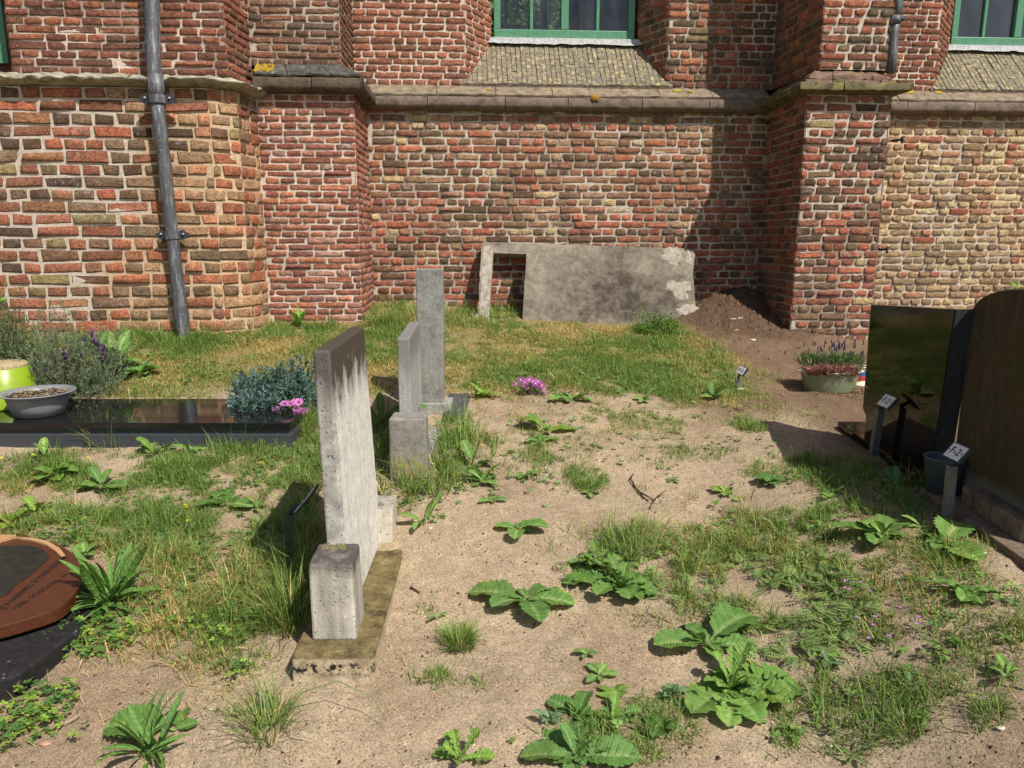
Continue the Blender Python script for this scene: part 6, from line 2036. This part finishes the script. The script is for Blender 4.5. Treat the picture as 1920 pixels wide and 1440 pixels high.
# planter: lavender behind, faded heather in front
pr_ = Vector(pc)
root = empty('lavender_plant', pr_ + Vector((0, 0.04, .13)), 'upright green lavender with thin dark flower spikes growing in the sage planter', 'lavender')
n = 520
X = pr_.x + rng.uniform(-.17, .20, n); Y_ = pr_.y + rng.uniform(-.02, .10, n)
ax = np.stack([(X - pr_.x) * 1.3 + rng.normal(0, .18, n), rng.normal(.0, .2, n), np.ones(n)], 1); ax /= np.linalg.norm(ax, axis=1)[:, None]
hgt = rng.uniform(.04, .13, n)
sprigs(root, 'foliage', np.stack([X, Y_, np.full(n, pr_.z + .12)], 1) + ax * hgt[:, None] * .6, ax, 0.06, 0.0035, 10, ((84, 112, 62), (98, 126, 70), (72, 98, 56)), 'needle', .35)
tips = []
for k in range(46):
    x, y = pr_.x + R.uniform(-.17, .22), pr_.y + R.uniform(-.0, .10)
    zt_ = pr_.z + .13 + R.uniform(.10, .19)
    tips.append((x, y, zt_))
    V, Fq, C = [], [], []
    for j in range(6):
        for m_ in range(6):
            an = m_ * 1.047 + j * .5
            r = .0050 * (1 - .10 * j) * R.uniform(.7, 1.25)
            V.append((x + r * math.cos(an), y + r * math.sin(an), zt_ + j * .006)); C.append(np.array(lin(R.choice(((70, 56, 100), (88, 70, 118), (56, 46, 76))))))
    for j in range(5):
        Fq += [(j * 6 + m_, j * 6 + (m_ + 1) % 6, (j + 1) * 6 + (m_ + 1) % 6, (j + 1) * 6 + m_) for m_ in range(6)]
    mk('flower_spike', V, Fq, M['petal'], root, C)
stems(root, 'stalks', (pr_.x, pr_.y + .03, pr_.z + .13), tips, .0013, 'green_stem')
root = empty('heather', pr_ + Vector((0, -.05, .13)), 'faded pinkish brown heather in the front of the sage planter', 'heather')
n = 560
X = pr_.x + rng.uniform(-.165, .15, n); Y_ = pr_.y + rng.uniform(-.115, .0, n)
ax = np.stack([rng.normal(-.35, .35, n), rng.normal(-.45, .25, n), np.full(n, .75)], 1); ax /= np.linalg.norm(ax, axis=1)[:, None]
sprigs(root, 'foliage', np.stack([X, Y_, np.full(n, pr_.z + .125)], 1), ax, .065, .0045, 14, ((176, 126, 114), (140, 96, 86), (196, 150, 134), (108, 76, 66)), 'needle', .4)

# shrub by the slab, fern at the pilaster, leaves at the borders
b = ground(1226, 622)
root = empty('small_shrub', b, 'bright green small leaved shrub at the right foot of the concrete slab', 'shrub')
P_, d = dome((b.x, b.y - .06, b.z), .24, .15, .19, 420, .6, .3, 5)
ax = d + np.array([0, -.2, .4]); ax /= np.linalg.norm(ax, axis=1)[:, None]
sprigs(root, 'foliage', P_ - ax * .01, ax, .03, .014, 5, ((108, 142, 60), (126, 156, 66), (84, 118, 48)), 'blade', .8)
stems(root, 'stems', b, [tuple(p) for p in P_[:30]] + [(b.x + .22, b.y - .02, b.z + .36), (b.x + .26, b.y, b.z + .25)], .0022, 'green_stem')
b = ground(560, 612)
root = empty('fern', b, 'small bright green ferny weed against the foot of the red pilaster', 'fern')
for k in range(12):
    leaf(root, 'fern', R.choice((1, 2)), b, k * 2.4, R.uniform(.09, .15), (1.25, 1.2, .8), 0, .3)
b = ground(165, 1165)

def twiggy(base, ends, label, n=14, L=0.05, tint=(1.4, 1.25, .7), name='shrub_branch'):
    root = empty(name, base, label, 'branch')
    V, Fq = [], []
    for e in ends:
        mb = MB().tube([Vector(base), Vector(base).lerp(Vector(e), .5) + Vector((0, 0, .03)), Vector(e)], [.005, .0035, .002], 6)
        o = len(V); V += mb.V; Fq += [tuple(i + o for i in f) for f in mb.F]
    mk('twig', V, Fq, M['green_stem'], root, smooth=True)
    for k in range(n):
        e = Vector(R.choice(ends)); q = Vector(base).lerp(e, R.uniform(.6, 1.02)) + Vector((R.uniform(-.02, .02), R.uniform(-.02, .02), R.uniform(-.02, .02)))
        leaf(root, 'oval', R.choice((0, 1)), q, R.uniform(0, 6.28), L * R.uniform(.7, 1.2), tint, R.uniform(-1, 1), R.uniform(-.5, .6))
d = Vector(ray(1925, 540)); q = Vector((0, 0, EYE)) + d * (4.2 / d.y)
twiggy(Vector((q.x + .15, q.y, float(gh(q.x, q.y)))), [q + Vector((-.06, 0, .05)), q + Vector((0.02, 0, .09)), q + Vector((-.10, 0, .02)), q + Vector((.06, 0.05, .05))], 'bright green leafy branch behind the brown headstone at the right border', 26, .06)
d = Vector(ray(2, 520)); q = Vector((0, 0, EYE)) + d * (4.9 / d.y)
twiggy(Vector((q.x - .2, q.y, float(gh(q.x, q.y)))), [q + Vector((.0, 0, .10)), q + Vector((.04, 0, 0)), q + Vector((-.04, 0, .04)), q + Vector((.02, 0, -.12)), q + Vector((.03, 0, -.2))], 'thin green leafy branch at the left border before the brick wall', 30, .04, (1.1, 1.1, .7))

# =================================================================== TWIGS, STONES, SCRAPS
tb = ground(1200, 920)
def gpt(px, py, h=.006):
    v = ground(px, py); return v + Vector((0, 0, h))
tw = empty('twig', tb, 'dark forked twig lying on the sand in the middle', 'twig')
MB().tube([gpt(1187, 893, .012), gpt(1182, 903, .016), gpt(1192, 918, .01), gpt(1200, 928, .012), gpt(1214, 936, .014), gpt(1228, 942, .008)], [.003, .004, .0042, .0045, .004, .003], 7).obj('stem', M['twig'], tw, True)
MB().tube([gpt(1196, 924, .012), gpt(1206, 935, .008), gpt(1216, 942, .006)], [.003, .003, .002], 6).obj('side_twig', M['twig'], tw, True)
MB().tube([gpt(1226, 941, .008), gpt(1236, 936, .02), gpt(1250, 930, .03)], [.003, .0025, .0015], 6).obj('side_twig', M['twig'], tw, True)
MB().tube([gpt(1224, 943, .008), gpt(1220, 952, .008), gpt(1219, 957, .01)], [.003, .003, .0025], 6).obj('side_twig', M['twig'], tw, True)
MB().tube([gpt(770, 1104, .006), gpt(786, 1114, .007)], [.005, .004], 7).obj('bark_piece', M['twig'], None, True, loc=tuple(gpt(778, 1109)))
tag(bpy.data.objects['bark_piece'], 'short brown piece of bark on the sand beside the pale plinth', 'bark')

def chip(px, py, r, mat, label, cat, name):
    c = ground(px, py)
    V, Fq = [], []
    n = 9
    for j, (k_, z) in enumerate(((1, -.2), (1.05, .25), (.6, .55))):
        for k in range(n):
            an = 2 * math.pi * k / n
            q = r * k_ * (1 + .3 * float(fbm(math.cos(an) * 2 + px, math.sin(an) * 2, j, 2)))
            V.append((c.x + q * 1.25 * math.cos(an), c.y + q * .8 * math.sin(an), c.z + r * z))
    for j in range(2):
        for k in range(n):
            Fq.append((j * n + k, j * n + (k + 1) % n, (j + 1) * n + (k + 1) % n, (j + 1) * n + k))
    Fq.append(tuple(2 * n + k for k in range(n)))
    o = mk(name, V, Fq, M[mat], None, smooth=False, loc=tuple(c))
    tag(o, label, cat)
chip(1412, 638, .020, 'shard', 'pale broken stone low on the soil heap nearest the path', 'stone', 'stone')
chip(1374, 599, .022, 'terracotta', 'reddish brick shard upper left on the soil heap', 'brick shard', 'brick_shard')
chip(1380, 619, .015, 'terracotta', 'small tan shard in the middle of the soil heap', 'brick shard', 'brick_shard')
chip(1388, 597, .018, 'shard', 'grey stone beside the reddish shard on the soil heap', 'stone', 'stone')
chip(1388, 730, .018, 'shard', 'pale stone at the foot of the little number sign', 'stone', 'stone')
chip(1560, 1398, .009, 'shard', 'white flake on the sand near the lower right edge', 'stone', 'stone')
chip(85, 1395, .012, 'terracotta', 'reddish brown pebble in the clover, lower left', 'pebble', 'pebble')
chip(1878, 1366, .009, 'shard', 'white shell in the thin grass at the lower right', 'shell', 'shell')
chip(807, 990, .007, 'shard', 'small white pebble behind the plinth on the sand', 'pebble', 'pebble')
chip(1842, 1038, .010, 'shard', 'pale pebble beside the brown kerb', 'pebble', 'pebble')

# crumbs of soil, chips of shell and bits of straw strewn over the bare ground
n = 22000
X = rng.uniform(-1.5, 2.6, n); Y_ = 1.6 + (rng.random(n) ** 1.35) * 4.6
k = keep_mask(X, Y_) & (rng.random(n) < np.clip(0.55 + fbm(X * 3, Y_ * 3, 7.0, 3), 0.05, 1))
X, Y_ = X[k], Y_[k]; n = len(X)
Z = gh(X, Y_)
r = rng.gamma(2.0, 0.0012, n) + 0.0008
tet = np.array([(1, 0, -.3), (-.5, .87, -.3), (-.5, -.87, -.3), (0.1, 0, .8), (.5, .6, .35)])
V = np.stack([X, Y_, Z], 1)[:, None] + (tet[None] * rng.uniform(.6, 1.4, (n, 5, 3))) * r[:, None, None]
pal_ = np.array([lin(c) for c in ((74, 58, 46), (60, 48, 40), (120, 96, 76), (200, 186, 160), (150, 124, 96), (84, 66, 52))])
C = np.repeat(pal_[rng.choice(6, n, p=(.27, .22, .2, .07, .14, .10))][:, None], 5, 1)
ft = np.array([(0, 4, 3), (0, 1, 4), (1, 3, 4), (1, 2, 3), (2, 0, 3)])
F_ = (np.arange(n)[:, None, None] * 5 + ft[None]).reshape(-1, 3)
m = NT('soil_crumb'); c, a = m.attr(); M['crumb'] = m.fin(c, .95, None, .1)
o = mk('gravel', V.reshape(-1, 3), F_, M['crumb'], None, C.reshape(-1, 3), False, loc=(0, 0, 0)); o['kind'] = 'stuff'
# clods on the soil heap and round the planter
n = 1500
X = np.concatenate([rng.normal(2.0, .38, n), rng.normal(2.25, .16, 300)]); Y_ = np.concatenate([rng.normal(6.65, .35, n), rng.normal(4.86, .06, 300)])
k = keep_mask(X, Y_); X, Y_ = X[k], Y_[k]; n = len(X)
r = rng.gamma(2.2, 0.0032, n) + .002
V = np.stack([X, Y_, gh(X, Y_)], 1)[:, None] + (tet[None] * rng.uniform(.6, 1.4, (n, 5, 3))) * r[:, None, None]
C = np.repeat((np.array(lin((104, 80, 62))) * rng.uniform(.6, 1.3, (n, 1)))[:, None], 5, 1)
F_ = (np.arange(n)[:, None, None] * 5 + ft[None]).reshape(-1, 3)
o = mk('soil_clods', V.reshape(-1, 3), F_, M['crumb'], None, C.reshape(-1, 3), False, loc=(0, 0, 0)); o['kind'] = 'stuff'
# dry straw
n = 9000
X = rng.uniform(-1.5, 1.9, n); Y_ = rng.uniform(1.7, 6.3, n)
k = keep_mask(X, Y_) & (rng.random(n) < np.where(X < -.6, 1.0, .28)); X, Y_ = X[k], Y_[k]; n = len(X)
tip = np.where(rng.random((n, 1)) < .6, ST1, ST2) * rng.uniform(.8, 1.15, (n, 1))
V, F_, C = blades(np.stack([X, Y_, gh(X, Y_) + .001], 1), rng.uniform(.015, .06, n), rng.random(n) * 6.283, np.full(n, 2.0), np.full(n, .0016), tip, tip, 0.1)
o = mk('dry_straw', V, F_, M['blade'], None, C, False, loc=(0, 0, 0)); o['kind'] = 'stuff'

# =================================================================== TREE SEEN THROUGH THE WINDOWS
root = empty('tree', (0.4, 25.0, 1.0), 'leafy tree seen through the far window of the church', 'tree')
MB().tube([(0.4, 25, 0.9), (0.5, 25, 4), (0.3, 25, 7), (0.4, 25, 10)], [.28, .22, .16, .08], 12).obj('trunk', M['twig'], root, True)
P_, d = dome((0.4, 25, 6.5), 4.0, 2.5, 5.5, 7000, .8, .3, 3)
P_[:, 2] -= rng.random(len(P_)) * 2.5
sprigs(root, 'crown', P_, d, .4, .16, 5, ((96, 128, 58), (72, 104, 44), (122, 150, 70)), 'blade', 1.2)
